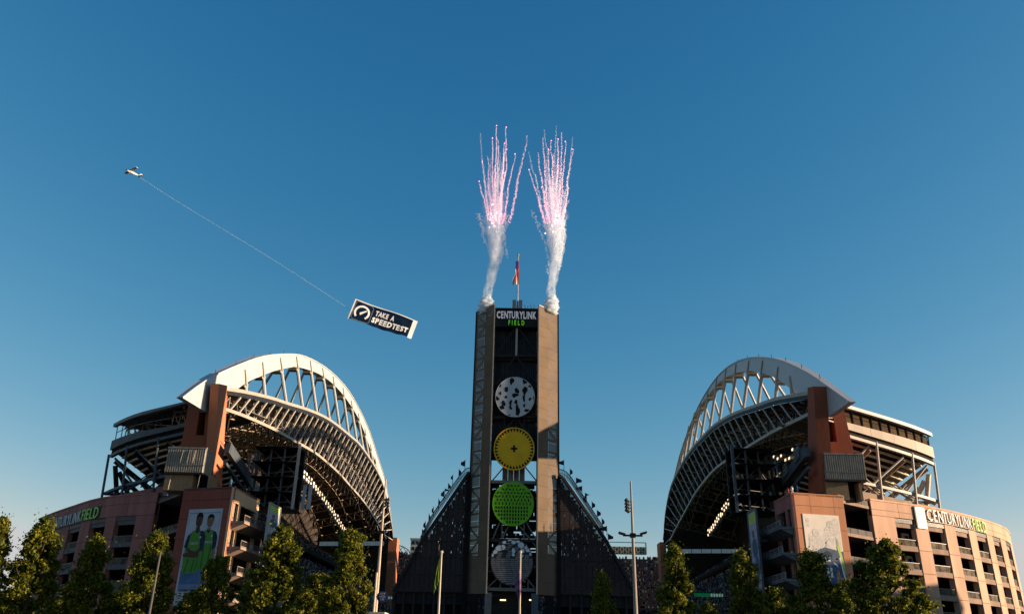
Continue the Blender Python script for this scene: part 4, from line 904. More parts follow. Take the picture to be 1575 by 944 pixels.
for x in (xL+.4, xR-.4): MB().box((x-.6, TY+.2, 0), (x+.6, TY+1.8, z_low+.2)).build('tower_leg', bsteel, tw)
MB().box((xL-3, TY+1, 0), (xL-1.6, TY+4, z_low)).build('tower_leg', dark, tw); MB().box((xR+1.6, TY+1, 0), (xR+3, TY+4, z_low)).build('tower_leg', dark, tw)
for x0, x1 in ((769, 778), (814, 819)): a, b = PY(x0, 921, TY+2), PY(x1, 923, TY+2); MB().box((a.x, TY+2, b.z), (b.x, TY+2.3, a.z)).build('strip_light', mat('strip_light', (1, .8, .5), .5, emit=(1, .7, .4, 1.0)), tw)
# discs
def disc(cx, cy, r, name, m, fn):
    p = PY(cx, cy, TY+.24); R = r/F_PX*(p-CAM).dot(FW)*1.0
    g = MB(); n = 64; g.prism([p+Vector((R*math.cos(2*math.pi*k/n), 0, R*1.06*math.sin(2*math.pi*k/n))) for k in range(n)], (0, .22, 0)); o = g.build(name, m, tw)
    q = lambda x, y, w=0: p+Vector((x*R, -.012-w, y*R*1.06)); cnt = [0]
    def cut(pts, mm=hole, nm='cutout', w=0): MB().prism([q(x, y, w) for x, y in pts], (0, .010, 0)).build(nm, mm, o); cnt[0] += 1
    fn(cut); MB().bar(p+Vector((0, .5, -R)), p+Vector((0, .5, R)), .3).build('disc_mount', dsteel, o)
    rim = MB()
    for k in range(n):
        c0, c1 = 2*math.pi*k/n, 2*math.pi*(k+1)/n; rim.prism([q(math.cos(c0), math.sin(c0), .03), q(math.cos(c1), math.sin(c1), .03), q(.975*math.cos(c1), .975*math.sin(c1), .03), q(.975*math.cos(c0), .975*math.sin(c0), .03)], (0, .3, 0))
    rim.build('rim', m, o)
def f1(cut):
    rnd = random.Random(4)
    spots = [(-.18, .78, .1, .2), (.48, .78, .1, .17), (.78, .55, .12, .07), (-.78, .55, .09, .07), (-.46, .36, .12, .16), (.08, .30, .12, .17), (0, .08, .15, .12), (.50, .33, .12, .2), (-.75, .16, .07, .07), (-.47, -.02, .09, .08), (-.9, -.10, .1, .1), (.45, -.05, .08, .18), (.75, -.10, .09, .08), (.96, -.06, .04, .1), (-.58, -.35, .1, .18), (-.65, -.55, .12, .12), (-.22, -.3, .08, .14), (-.22, -.55, .08, .12), (.05, -.25, .1, .12), (.47, -.42, .07, .08), (.14, -.62, .11, .25), (.12, -.85, .1, .08), (.62, -.66, .14, .09), (-.3, -.92, .09, .05)]
    for (x, y, a, b) in spots:
        n = 18; p1, p2 = rnd.uniform(0, 6), rnd.uniform(0, 6); cut([(x+a*(1+.26*math.sin(2*t+p1)+.16*math.sin(3*t+p2))*.95*math.cos(t), y+b*(1+.22*math.sin(2*t+p2)+.18*math.sin(3*t+p1))*.95*math.sin(t)) for t in [2*math.pi*k/n for k in range(n)]])
def f2(cut):
    n = 36
    for k in range(n):
        a = 2*math.pi*k/n; da = math.pi/n*.9
        cut([(.77*math.cos(a), .77*math.sin(a)), (.94*math.cos(a-da), .94*math.sin(a-da)), (.94*math.cos(a+da), .94*math.sin(a+da))], nm='tooth_gap')
    cut([(-.05, -.16), (.05, -.16), (.05, -.05), (.16, -.05), (.16, .05), (.05, .05), (.05, .16), (-.05, .16), (-.05, .05), (-.16, .05), (-.16, -.05), (-.05, -.05)], nm='cross_hole')
def f3(cut):
    rnd = random.Random(5)
    for r_ in range(5):
        y = -.18-.16*r_
        for c in range(-6, 7):
            x = c*.135
            if x*x+y*y < .83 and not (c == 6): cut([(x-.036, y-.055), (x+.036, y-.055), (x+.036, y+.055), (x-.036, y+.055)], nm='window_slot')
    for r_ in range(6):
        y = 0.0+.16*r_
        for c in range(-5, 6):
            x = c*.165+(.08 if r_ % 2 else 0)
            if x*x+y*y < .80:
                a = 1.57+(0 if r_ == 0 else rnd.uniform(-1.2, 1.2)*min(1, r_/2)); dx, dy = math.cos(a), math.sin(a); l, w = .065, .028
                cut([(x+dx*l-dy*w, y+dy*l+dx*w), (x+dx*l+dy*w, y+dy*l-dx*w), (x-dx*l+dy*w, y-dy*l-dx*w), (x-dx*l-dy*w, y-dy*l+dx*w)], nm='window_slot')
def f4(cut):
    # dark base, skyline of bricks, silver clouds
    tops = [(-.98, .05), (-.80, .20), (-.62, .38), (-.44, .05), (-.28, .85), (-.04, .22), (.14, .70), (.34, .30), (.54, .36), (.74, .30), (.90, .12)]
    hgt = lambda x: .85 if -.27 < x < -.03 else (.66 if .15 < x < .36 else (.40 if -.68 < x < -.44 else (.36 if .55 < x < .82 else .16)))
    ht = .085
    y = -.95
    while y < .86:
        half = math.sqrt(max(0, .97-y*y)) if y < 0 else math.sqrt(max(0, .97-(y+ht)**2))
        x = -half; segs = []
        while x < half:
            x2 = min(half, x+.22)
            xm = (x+x2)/2
            if y+ht*.5 < hgt(xm) and not (abs(xm) < .40 and -.38 < xm < -.30 and y > -.1): cut([(x+.008, y+.012), (x2-.008, y+.012), (x2-.008, y+ht-.012), (x+.008, y+ht-.012)], brickd, 'brick', .01)
            x = x2
        y += ht
    rnd = random.Random(9)
    for (x, y, a, b) in ((-.62, .58, .18, .13), (-.80, .42, .12, .10), (-.42, .62, .12, .12), (-.12+.0, .93, .12, .05), (-.38, .84, .10, .08), (.06, .84, .12, .09), (.42, .72, .16, .15), (.28, .88, .10, .06), (.07, .48, .1, .14), (.48, .48, .12, .10), (.06, .30, .08, .07), (.45, .27, .09, .09), (.75, .52, .12, .10), (.66, .62, .1, .08), (-.92, .28, .07, .08), (.88, .36, .07, .08)):
        n = 7; cut([(x+a*rnd.uniform(.85, 1.1)*math.cos(2*math.pi*k/n+.3), y+b*rnd.uniform(.85, 1.1)*math.sin(2*math.pi*k/n+.3)) for k in range(n)], silverc, 'cloud_plate', .01)
disc(792.2, 610, 30.3, 'silver_disc', silver, f1); disc(790.7, 689.5, 31.5, 'yellow_disc', yellow, f2)
disc(789.2, 774, 32, 'green_disc', lime, f3); disc(787.3, 863.7, 32.8, 'skyline_disc', mat('disc_dark_base', (.03, .03, .032), .8), f4)
# sign on top of the tower
ts = thing('tower_sign', (TC, TY, zy(501)), 'black CENTURYLINK FIELD sign panel across the top of the tower', 'sign')
zt, zb_ = zy(474), zy(501)
MB().box((xL+.25, TY+.5, zb_), (xR-.25, TY+1.2, zt)).build('sign_panel', blackp, ts)
MB().box((xL+.1, TY+.35, zt), (xR-.1, TY+1.3, zt+.2)).build('sign_coping', dsteel, ts)
lz = zy(488.7); wd = xR-xL-1.0
put_text('CENTURYLINK', lambda u, v, w: Vector((xL+.5+u, TY+.5-w, lz+v)), wd, zy(477.5)-lz, lwhite2, ts, thick=.15, bold=.03, gap=.13)
lz2 = zy(498.5)
put_text('FIELD', lambda u, v, w: Vector((TC-wd*.20+u, TY+.5-w, lz2+v)), wd*.40, zy(491.2)-lz2, lgreen, ts, thick=.15, bold=.02, gap=.45)
# flag pole and US flag
base = PY(795.8, 475, TY+1.3); top = PY(795.3, 393, TY+1.3)
fp = thing('flagpole', base, 'white flagpole on top of the tower', 'flagpole')
MB().tube([base, Vector((base.x, base.y, top.z))], .16, 8, .09).build('pole', wsteel, fp)
MB().tube([Vector((base.x, base.y, top.z)), Vector((base.x, base.y, top.z+.35))], .2, 8).build('finial', wsteel, fp)
for dx in (-.75, .55): MB().box((base.x+dx-.3, TY+.8, ZT-.6), (base.x+dx+.45, TY+1.6, ZT+1.6)).build('base_box', gsteel, fp)
fl = thing('hanging_flag', (base.x, base.y, PY(795, 436, TY+1.3).z), 'limp red white and blue flag hanging from the pole above the tower', 'flag')
zt = PY(795, 402, TY+1.3).z; zb_ = PY(795, 438, TY+1.3).z; nst = 8
for s_ in range(nst):
    V = []; Fc = []; nz = 12
    for k in range(nz+1):
        f = k/nz; z = zt+(zb_-zt)*f
        wdt = 1.1*(.45+.55*math.sin(min(1, f*1.3)*1.5))
        for e in (0, 1):
            u = (s_+e)/nst; x = base.x+.12-wdt*u*.9+.18*math.sin(f*7+u*5)*u+.35*f*(.5-u); y = base.y-.12-.35*math.sin(u*9+f*3)*u
            V.append((x, y, z-.5*u*(1-f)))
    for k in range(nz): Fc.append((2*k, 2*k+1, 2*k+3, 2*k+2))
    mm = (blf if s_ < 3 else redf) if False else (redf if s_ % 2 == 0 else whf)
    m_ = MB().add(V, Fc); m_.build('stripe', mm, fl)
m_ = MB(); V = []; Fc = []
for k in range(5):
    f = k/12; z = zt+(zb_-zt)*f; V += [(base.x+.10, base.y-.3, z), (base.x-.55, base.y-.5, z-.25)]
for k in range(4): Fc.append((2*k, 2*k+1, 2*k+3, 2*k+2))
m_.add(V, Fc).build('canton', blf, fl)
# roof clutter on the tower
for x in (808, 812, 817, 821): p = PY(x, 473, TY+1); MB().bar((p.x, p.y, ZT-.3), (p.x+random.uniform(-.2, .2), p.y, ZT+random.uniform(.3, .8)), .12).build('antenna', gsteel, tw)

# ------------------------------------------------------------------ bleacher wings beside the tower
def wing(key, poly, rail, flags, lab):
    sg = -1 if key == 'L' else 1; Yw = TY+2
    pl = lambda px, py: (lambda r: CAM+r*((Yw+.0-0)/ (r.y-sg*.10*r.x)))(ray(px, py))     # the wing leans back away from the tower
    P = [pl(*q) for q in poly]; w = thing('bleacher_wing', (P[0].x, P[0].y, 0), lab, 'grandstand', 'wings beside the tower')
    xin, xout = P[0].x, P[3].x
    def top(x):
        for a, b in zip(P[:-1], P[1:]):
            if abs(x-xin) <= abs(b.x-xin)+1e-6 or b is P[-1]: return a.z+(b.z-a.z)*(x-a.x)/(b.x-a.x)
    yy = lambda x: Yw+sg*.10*x; zlow = z_low+.3
    n = 14; rowh = 3.0
    xs = [xin+(xout-xin)*k/n for k in range(n+1)]
    for a, b in zip(xs[:-1], xs[1:]):
        z = zlow; ta, tb = top(a), top(b)
        while z < max(ta, tb)-.05:
            z2 = z+rowh; g = sg*.03
            za, zb = min(z2-.03, ta), min(z2-.03, tb); z0 = z+.03
            if ta > z0+.05 and tb > z0+.05: pts = [(a+g, z0), (b-g, z0), (b-g, zb), (a+g, za)]
            elif ta > z0+.05:
                q = a+(b-a)*(ta-z0)/(ta-tb); pts = [(a+g, z0), (q, z0), (a+g, za)] if za >= ta-.001 else [(a+g, z0), (q, z0), (a+(b-a)*max(0, (ta-za)/(ta-tb)), za), (a+g, za)]
            else: break
            if zb >= tb-.001 and za < ta-.001 and tb > z0+.05:   # corner clipped by the slope
                q = a+(b-a)*(ta-za)/(ta-tb); pts = [(a+g, z0), (b-g, z0), (b-g, tb), (q, za), (a+g, za)]
            MB().poly([(x, yy(x), zz) for x, zz in pts]).build('screen_panel', wscreen, w); z = z2
    cap = MB()
    for a, b in zip(P[:-1], P[1:]): cap.bar(a+Vector((0, 0, .1)), b+Vector((0, 0, .1)), .8, .5)
    cap.build('slope_coping', dsteel, w)
    # stepped bleachers behind the screen; daylight shows between the boards
    bl = MB(); 
    z = zlow-2
    while z < P[0].z-.8:
        x = xin
        while abs(x) < abs(xout)+4:
            L_ = random.uniform(.2, .9); x2 = x+sg*L_
            hb = min(random.choice((.5, .56, .61, .61, .61, .61, .61)), top(x2)-z-.15)
            if hb > .1 and random.random() < .998: bl.box((min(x, x2), yy(x)+1.0+random.random()*.3, z), (max(x, x2), yy(x)+2.6, z+hb))
            x = x2+sg*(random.choice((0, 0, 0, .10, .22)) if P[2].z-4 < z else 0)
        z += .6
    bl.build('bleacher_board', dsteel, w, kind='stuff')
    ib = MB(); zc = PY(700, 868, Yw).z
    ib.prism([(xin, yy(xin)+2.8, 0), (xout, yy(xout)+2.8, 0), (xout, yy(xout)+2.8, top(xout)), (P[2].x+(P[3].x-P[2].x)*(P[2].z-zc)/(P[2].z-P[3].z), Yw+2.8, zc), (xin, yy(xin)+2.8, zc)], (0, .3, 0)); ib.build('lower_wall', dark, w)
    for k in range(0, n+1, 2): x = xs[k]; MB().bar((x, yy(x)+.7, 0), (x, yy(x)+.7, max(zlow, top(x)-.4)), .4).build('post', dsteel, w)
    zt = P[0].z; MB().box((xin-sg*.2, yy(xin)-.15, 0), (xin+sg*.5, yy(xin)-.02, zt)).build('seam_post', dark, w) if key == 'L' else MB().box((min(xin-.2, xin+.35), yy(xin)-.15, 0), (max(xin-.2, xin+.35), yy(xin)-.02, zt)).build('seam_post', dark, w)
    # railing on the slope
    rp = [pl(*q)+Vector((0, 1.2, 0)) for q in rail]; r3 = split_arc(rp, 40); rl = MB()
    for a, b in zip(r3[:-1], r3[1:]): rl.bar(a, b, .14); rl.bar(a-Vector((0, 0, .75)), b-Vector((0, 0, .75)), .08)
    rl.build('handrail', bsteel if key == 'L' else gsteel, w)
    for k, p in enumerate(r3[:41]): MB().bar(p-Vector((0, 0, 1.5)), p, .10).build('rail_post', dsteel, w)
    bb = MB()
    for a, b in zip(r3[:-1], r3[1:]):
        for q in (.5,): p = a.lerp(b, q); bb.bar(p-Vector((0, 0, 1.3)), p, .04)
    bb.build('baluster', dsteel, w, kind='stuff')
    for i, (x, y, dx, hh) in enumerate(flags):
        f = thing('pennant', pl(x, y+14)+Vector((0, 1.4, 0)), FLAG_LAB[key][i], 'pennant', f'small dark pennants along the {WORD[key][0]} wing')
        a = pl(x, y)+Vector((0, 1.4, 0)); b_ = pl(x, y+16)+Vector((0, 1.4, 0)); b_.x = a.x
        MB().tube([b_, a], .06, 5).build('pole', gsteel, f)
        c = MB(); dz = 1.0; d = dx
        V = []
        for k in range(4):
            u = k/3; yw = .18*math.sin(u*5+i); V += [(a.x+d*u, a.y+yw, a.z-.1-.5*u*hh), (a.x+d*u, a.y+yw, a.z-1.35*hh+.25*u)]
        c.add(V, [(2*k, 2*k+1, 2*k+3, 2*k+2) for k in range(3)]); c.build('cloth', navy, f)
    return w
ordn = ['first', 'second', 'third', 'fourth', 'fifth', 'sixth', 'seventh', 'eighth', 'ninth', 'tenth', 'eleventh']
FLAG_LAB = {k: [f'{ordn[i]} small dark pennant from the tower down the {WORD[k][0]} wing railing' for i in range(11)] for k in 'LR'}
wing('L', [(722, 727), (717.4, 733), (648.5, 833), (605, 910)], [(723, 717), (717, 718), (706, 730), (690, 752), (665, 788), (646, 824)],
     [(715, 704, -.8, 1), (705.5, 718, .5, 1), (696, 727, -.4, .8), (689, 740, .5, .9), (682.5, 751, -.6, 1), (674, 764, .35, 1), (666, 776, -.3, 1), (659, 787, .3, 1), (653.5, 799, -.4, 1), (648.5, 811, .6, .7), (684, 748, .8, .5)],
     'dark triangular metal grandstand wing left of the tower')
wing('R', [(859, 731), (866, 736), (931, 830), (981, 920)], [(858, 719), (868, 721), (878, 730), (896, 757), (912, 782), (929, 808)],
     [(868, 704, -1.2, .8), (877.5, 717, .5, 1), (887, 731, 1.1, .9), (896, 744, -1.3, .8), (901, 755, .8, .5), (903, 757, -.7, 1.2), (911.5, 768, .6, 1), (919.5, 781, .7, 1), (927, 794, .5, 1), (934.5, 806, -1.6, .8), (936.5, 818, 1.0, .9)],
     'dark triangular metal grandstand wing right of the tower, its top corner sunlit')

# ------------------------------------------------------------------ poles, flags and gate signs in front
def pole(name, base_px, top_px, Y, r0, r1, m, lab, cat, group=None):
    t = PY(*top_px, Y); b = Vector((t.x, t.y, 0.13)); th = thing(name, b, lab, cat, group)
    MB().tube([b, b.lerp(t, .5), t], r0, 10, r1).build('pole', m, th); MB().tube([b, b+Vector((0, 0, .35))], r0*1.9, 10).build('base', m, th); return th, t
th, t = pole('flagpole', None, (679, 850), 62, .11, .07, polem, 'pale flagpole with a drooping green flag left of the tower foot', 'flagpole')
MB().tube([t, t+Vector((0, 0, .16))], .12, 8).build('finial', polem, th)
fg = thing('hanging_flag', PY(666, 914, 62), 'limp lime green flag on the pole left of the tower foot', 'flag')
V = []; Fc = []; nz, nu = 14, 9
for k in range(nz+1):
    f = k/nz
    for j in range(nu+1):
        u = j/nu; pr = PY(678.3-1.0*f-u*(10.5)*min(1, .12+f*1.15), 856+f*58-(0 if f < .55 else u*0)-(1-u)*24*f, 62)
        V.append((pr.x, pr.y-.1-.22*math.sin(u*13+f*4)*u, pr.z))
for k in range(nz):
    for j in range(nu): q = k*(nu+1)+j; Fc.append((q, q+1, q+nu+2, q+nu+1))
MB().add(V, Fc).build('cloth', grnflag, fg, smooth=True)
th, t = pole('flagpole', None, (800.5, 850), 62, .10, .06, polem, 'pale flagpole with a furled dark flag in front of the tower', 'flagpole')
MB().tube([t, t+Vector((0, 0, .16))], .11, 8).build('finial', polem, th)
a, b = PY(798.5, 874, 62), PY(799, 921, 62)
fg = thing('furled_flag', b, 'furled purple and white flag hanging against the pole in front of the tower', 'flag')
m = MB(); V = []; Fc = []
for k in range(13):
    f = k/12; p = a.lerp(b, f); wd = .28*math.sin(f*3.0)+.05; V += [(p.x-wd, p.y-.12, p.z), (p.x+.02, p.y-.25, p.z), (p.x+wd*.4, p.y-.12, p.z)]
for k in range(12): Fc += [(3*k, 3*k+1, 3*k+4, 3*k+3), (3*k+1, 3*k+2, 3*k+5, 3*k+4)]
m.add(V, Fc).build('cloth', mat('purple_flag_cloth', (.10, .06, .12), .8, var=.9, scale=2.5), fg)
# tall light poles
Yl = 78
th, t = pole('light_pole', None, (970, 740), Yl, .26, .08, polel, 'tall tapered light pole right of the tower with spotlights and a cross arm', 'light pole', 'tall light poles')
axis = lambda y: Vector((t.x, t.y, PY(970, y, Yl).z))
for k, y in enumerate((771, 776, 781, 786)):
    p = axis(y); MB().bar(p, p+Vector((-.28, -.1, 0)), .06).build('bracket', dsteel, th)
    q = p+Vector((-.42, -.15, .02)); MB().tube([q+Vector((.14, .05, -.1)), q+Vector((-.16, -.1, .12))], .16, 8, .2).build('spotlight', dsteel, th)
p = axis(823); arm = MB(); arm.bar(p+Vector((-.9, 0, 0)), p+Vector((.9, 0, 0)), .12, .16); arm.build('cross_arm', dsteel, th); MB().box((p.x-.25, p.y-.2, p.z-.18), (p.x+.25, p.y+.2, p.z+.2)).build('junction_box', dsteel, th)
for s_ in (-1, 1): q = p+Vector((s_*1.0, 0, .1)); MB().prism([q+Vector((-.3, -.25, s_*-.04)), q+Vector((.3, -.25, s_*.12)), q+Vector((.3, .25, s_*.12)), q+Vector((-.3, .25, s_*-.04))], (0, 0, .18)).build('lamp_head', dsteel, th)
th, t = pole('light_pole', None, (593.5, 737), Yl, .24, .07, mat('sunlit_light_pole', (.40, .30, .22), .5), 'tall thin light pole in front of the far end of the left roof', 'light pole', 'tall light poles')
axis = lambda y: Vector((t.x, t.y, PY(593, y, Yl).z))
for k, y in enumerate((768, 773, 778)):
    p = axis(y); q = p+Vector((.3, -.1, 0)); MB().bar(p, q, .06).build('bracket', dsteel, th); MB().tube([q, q+Vector((.26, -.1, .06))], .13, 8, .16).build('spotlight', gsteel, th)
p = axis(818); MB().box((p.x-.3, p.y-.2, p.z-.12), (p.x+.3, p.y+.2, p.z+.12)).build('junction_box', dsteel, th)
th, t = pole('sign_pole', None, (579.5, 880), 64, .10, .08, polem, 'short cream pole right of the big tree carrying round blue gate signs', 'sign pole')
th, t = pole('sign_pole', None, (247, 848), 52, .10, .06, mat('dull_pole', (.07, .065, .065), .7), 'thin grey leaning pole in front of the tree left of the poster', 'pole')
for (cx, cy, r, lines, lab) in ((563.5, 920, 8.6, ('NE', 'GATES'), 'round dark blue sign reading NE GATES at the tree edge'), (588, 917, 8.6, ('NW N', 'GATES', 'SW'), 'round dark blue sign reading NW N GATES SW, right one of the pair')):
    Y_ = 63.6; p = PY(cx, cy, Y_); R = r/F_PX*(p-CAM).dot(FW)
    s_ = thing('gate_sign', p-Vector((0, 0, R)), lab, 'sign', 'round blue gate signs')
    MB().prism([p+Vector((R*math.cos(2*math.pi*k/20), 0, R*math.sin(2*math.pi*k/20))) for k in range(20)], (0, .08, 0)).build('sign_disc', bluep, s_)
    for k, l in enumerate(lines):
        wd = R*(1.1 if l == 'GATES' else .62+.2*(len(l) > 2)); h = R*.34; z = p.z+R*(.32 if len(lines) == 2 else .45)-k*R*.48-h*.3
        put_text(l, (lambda wd, z: lambda u, v, w: Vector((p.x-wd/2+u, Y_-.01-w, z+v)))(wd, z), wd, h, lwhite, s_, thick=.03, bold=.03)
    MB().bar(p+Vector((0, .1, 0)), Vector((p.x+(R if cx < 580 else -R*1.2), p.y+.1, p.z)), .06).build('bracket', gsteel, s_)
a, b = PY(561, 940, 63), PY(590, 943, 63)
t = thing('ticket_booth', (a.x, 63, 0.13), 'small cream topped booth at the lower edge by the gate signs', 'booth')
MB().box((a.x, 63, .13), (b.x, 65, a.z-.25)).build('wall', dsteel, t); MB().box((a.x-.1, 62.9, a.z-.25), (b.x+.1, 65.1, a.z)).build('roof', cream, t)
for k in range(2): q = a.x+.2+k*.65; MB().box((q, 62.93, 1.1), (q+.5, 62.98, 2.2)).build('window', glassm, t)

# ------------------------------------------------------------------ people on the block roofs and balconies
def person(p, lab, m, h=1.75, rz=0):
    s = h/1.75; bm = bmesh.new(); me = bpy.data.meshes.new('person'); J = [(0, 0, .95), (0, 0, 1.2), (0, 0, 1.42), (0, 0, 1.53), (0, -.02, 1.66),
        (.1, 0, .9), (.13, -.02, .48), (.13, .02, .06), (.13, -.14, .03), (-.1, 0, .9), (-.13, .03, .48), (-.14, .06, .06), (-.14, -.1, .03),
        (.19, 0, 1.40), (.26, -.03, 1.12), (.20, -.24, 1.05), (-.19, 0, 1.40), (-.27, .02, 1.12), (-.26, -.10, .86)]
    E = [(0, 1), (1, 2), (2, 3), (3, 4), (0, 5), (5, 6), (6, 7), (7, 8), (0, 9), (9, 10), (10, 11), (11, 12), (2, 13), (13, 14), (14, 15), (2, 16), (16, 17), (17, 18)]
    R = [.15, .14, .15, .06, .105, .10, .07, .05, .045, .10, .07, .05, .045, .07, .05, .04, .07, .05, .04]
    me.from_pydata([(x*s, y*s, z*s) for x, y, z in J], E, []); o = bpy.data.objects.new('person', me); COL.objects.link(o)
    md = o.modifiers.new('skin', 'SKIN'); md.use_smooth_shade = True
    if not me.skin_vertices: 
        bm.from_mesh(me); bm.verts.layers.skin.verify(); bm.to_mesh(me)
    bm.free()
    for i, r in enumerate(R): me.skin_vertices[0].data[i].radius = (r*s, r*s*.75)
    me.skin_vertices[0].data[0].use_root = True
    me.materials.append(m); o.location = p; o.rotation_euler.z = rz; setp(o, lab, 'person', 'people on the stair blocks')
    org = Vector(p); ORG[o.name] = org
    hair = MB(); hair.prism([(org.x+.11*s*math.cos(a), org.y+.02+.11*s*math.sin(a), org.z+1.70*s) for a in [k*math.pi/4 for k in range(8)]], (0, 0, .09*s))
    ho = hair.build('hair', hairm, None); bpy.data.objects.remove(ho)
    hair.build('hair', hairm, o)
    o.rotation_euler.z = 0
    return o
pm = [mat('coat_navy', (.02, .04, .12), .8), mat('coat_red', (.40, .04, .03), .8), mat('shirt_white', (.7, .68, .62), .8), mat('shirt_teal', (.06, .20, .22), .8), mat('coat_grey', (.12, .12, .13), .8)]
Dr, Dl = SIDES['R'], SIDES['L']
spR, spL = Dr['SP'], Dl['SP']
for i, (F, u, w, z, lab, m) in enumerate([
    (spR, 1.2, -1.6, 32.03, 'person in navy coat at the front corner of the orange block roof', 0), (spR, 2.6, -1.2, 32.03, 'person in white shirt on the orange block roof behind the corner', 2), (spR, 4.2, -1.0, 32.03, 'person in red on the orange block roof', 1), (spR, 5.8, -1.2, 32.03, 'person in grey farthest back on the orange block roof', 4),
    (spL, .9, -1.3, 31.2, 'person in teal shirt on the left block roof beside the pylon', 3), (spL, 2.0, -1.6, 31.2, 'person in navy on the left block roof', 0),
    (spL, 9.5, 1.6, 25.1, 'person in red at the far end of the top left balcony', 1), (spL, 7.6, 1.5, 25.1, 'person in grey leaning on the top left balcony rail', 4), (spL, 5.6, 1.4, 25.1, 'person in navy on the top left balcony by the opening', 0), (spL, 8.6, 1.4, 20.55, 'person in white on the second left balcony', 2)]):
    person(F(u, z, w), lab, pm[m], 1.7+.1*random.random())

# ------------------------------------------------------------------ aeroplane, rope and banner
Yb = 330
bP = {k: PY(x, y, Yb+(14 if 'R' in k else 0)) for k, (x, y) in dict(TL=(546.7, 459.5), TR=(643, 493.6), BR=(632.4, 521), BL=(534, 490)).items()}
ab = thing('aerial_banner', bP['BL'], 'navy towed banner with a white gauge symbol reading TAKE A SPEEDTEST', 'banner')
bn = (bP['TR']-bP['TL']).cross(bP['BL']-bP['TL']).normalized(); bn = bn if bn.y < 0 else -bn
def BQ(x, y, w=0):
    p = bP['BL'].lerp(bP['BR'], x).lerp(bP['TL'].lerp(bP['TR'], x), y)
    dv = (bP['TL']-bP['BL']).normalized()
    rip = .35*math.sin(x*9+y*1.5)+.18*math.sin(x*23+y*4)*(1-y)
    return p+bn*(w+rip)+dv*(.25*math.sin(x*7+.6)*(.6-y)+.10*math.sin(x*31)*(1-y))
def bsheet(x0, x1, y0, y1, w, m, nm, nx=48, ny=8):
    V = []; Fc = []
    for i in range(nx+1):
        for j in range(ny+1): V.append(BQ(x0+(x1-x0)*i/nx, y0+(y1-y0)*j/ny, w))
    for i in range(nx):
        for j in range(ny): q = i*(ny+1)+j; Fc.append((q, q+1, q+ny+2, q+ny+1))
    MB().add(V, Fc).build(nm, m, ab)
bsheet(0, .935, .02, .96, 0, bann, 'cloth'); bsheet(.93, 1.0, -.01, 1.0, .02, bannw, 'white_tail_strip', 4); bsheet(0, 1, .96, 1.0, .03, bannw, 'white_hem'); bsheet(0, .02, 0, 1, .03, mat('banner_mast', (.5, .5, .5), .5), 'leading_mast', 2)
LX, LY = (bP['TR']-bP['TL']).length, (bP['TL']-bP['BL']).length
def ring(cx, cy, r0, r1, a0, a1, n, m, nm, w=.06):
    V = []; Fc = []
    for k in range(n+1):
        a = a0+(a1-a0)*k/n
        for r in (r0, r1): V.append(BQ(cx+r*math.cos(a)*LY/LX, cy+r*math.sin(a), w))
    for k in range(n): Fc.append((2*k, 2*k+1, 2*k+3, 2*k+2))
    MB().add(V, Fc).build(nm, m, ab)
ring(.165, .46, .27, .36, rad(-48), rad(228), 36, bannw, 'gauge_arc')
c0 = (.165, .46); V = [BQ(c0[0]+x*LY/LX, c0[1]+y, .06) for x, y in ((-.10, -.02), (-.05, -.12), (.20, .13), (.16, .18))]; MB().poly(V).build('gauge_needle', bannw, ab)
sq = MB(); g_ = mat('banner_grey_line', (.12, .14, .16), .7)
def line(x0, y0, x1, y1, n=8, t=.01):
    V = []; Fc = []; nx = -(y1-y0); ny = (x1-x0)*LX/LY; l = math.hypot(nx, ny) or 1; ox, oy = nx/l*t*LY/LX, ny/l*t
    for k in range(n+1): x = x0+(x1-x0)*k/n; y = y0+(y1-y0)*k/n; V += [BQ(x-ox, y-oy, .05), BQ(x+ox, y+oy, .05)]
    sq.add(V, [(2*k, 2*k+1, 2*k+3, 2*k+2) for k in range(n)])
pts = [(.06, .06), (.28, .04), (.31, .12), (.31, .84), (.28, .92), (.06, .94), (.035, .86), (.035, .12), (.06, .06)]
for p, q in zip(pts[:-1], pts[1:]): line(*p, *q)
sq.build('gauge_frame', g_, ab)
put_text('TAKE A', lambda u, v, w: BQ(.36+u/LX, .56+v/LY, .05+w*.2), LX*.29, LY*.25, bannw, ab, thick=.05, bold=.04, gap=.1, space=.55)
put_text('SPEEDTEST', lambda u, v, w: BQ(.34+u/LX, .20+v/LY, .05+w*.2), LX*.56, LY*.27, bannw, ab, thick=.05, bold=.045, gap=.1)
rg = [PY(x, y, Yb+3) for x, y in ((216.5, 273.5), (255, 299), (312, 334), (390, 381), (460, 425), (541, 477.5))]
ro = MB(); r3 = split_arc(rg, 40)
ro.tube(r3, .07, 6); ro = ro.build('tow_rope', ropem, None); setp(ro, 'long thin tow rope running from the aeroplane to the banner', 'rope')
P0 = PY(203.5, 266, Yb+3); sc = .27
Xc, Yc_, Zc = RT, UP, FW
f_ = (Xc*-18+Yc_*10+Zc*22.7).normalized(); w_ = (Xc*33+Yc_*8+Zc*22.6); w_ = (w_-f_*w_.dot(f_)).normalized(); u_ = f_.cross(w_); u_ = u_ if u_.z > 0 else -u_
if u_.dot(P0-CAM) < 0:
    f_ = (Xc*-18+Yc_*10-Zc*22.7).normalized(); w_ = (Xc*33+Yc_*8-Zc*22.6); w_ = (w_-f_*w_.dot(f_)).normalized(); u_ = f_.cross(w_); u_ = u_ if u_.z > 0 else -u_
apl = thing('aeroplane', P0, 'small white high wing aeroplane towing the banner', 'aeroplane')
AP = lambda x, y, z: P0+(f_*x+w_*y+u_*z)*.9         # x forward, y span, z up
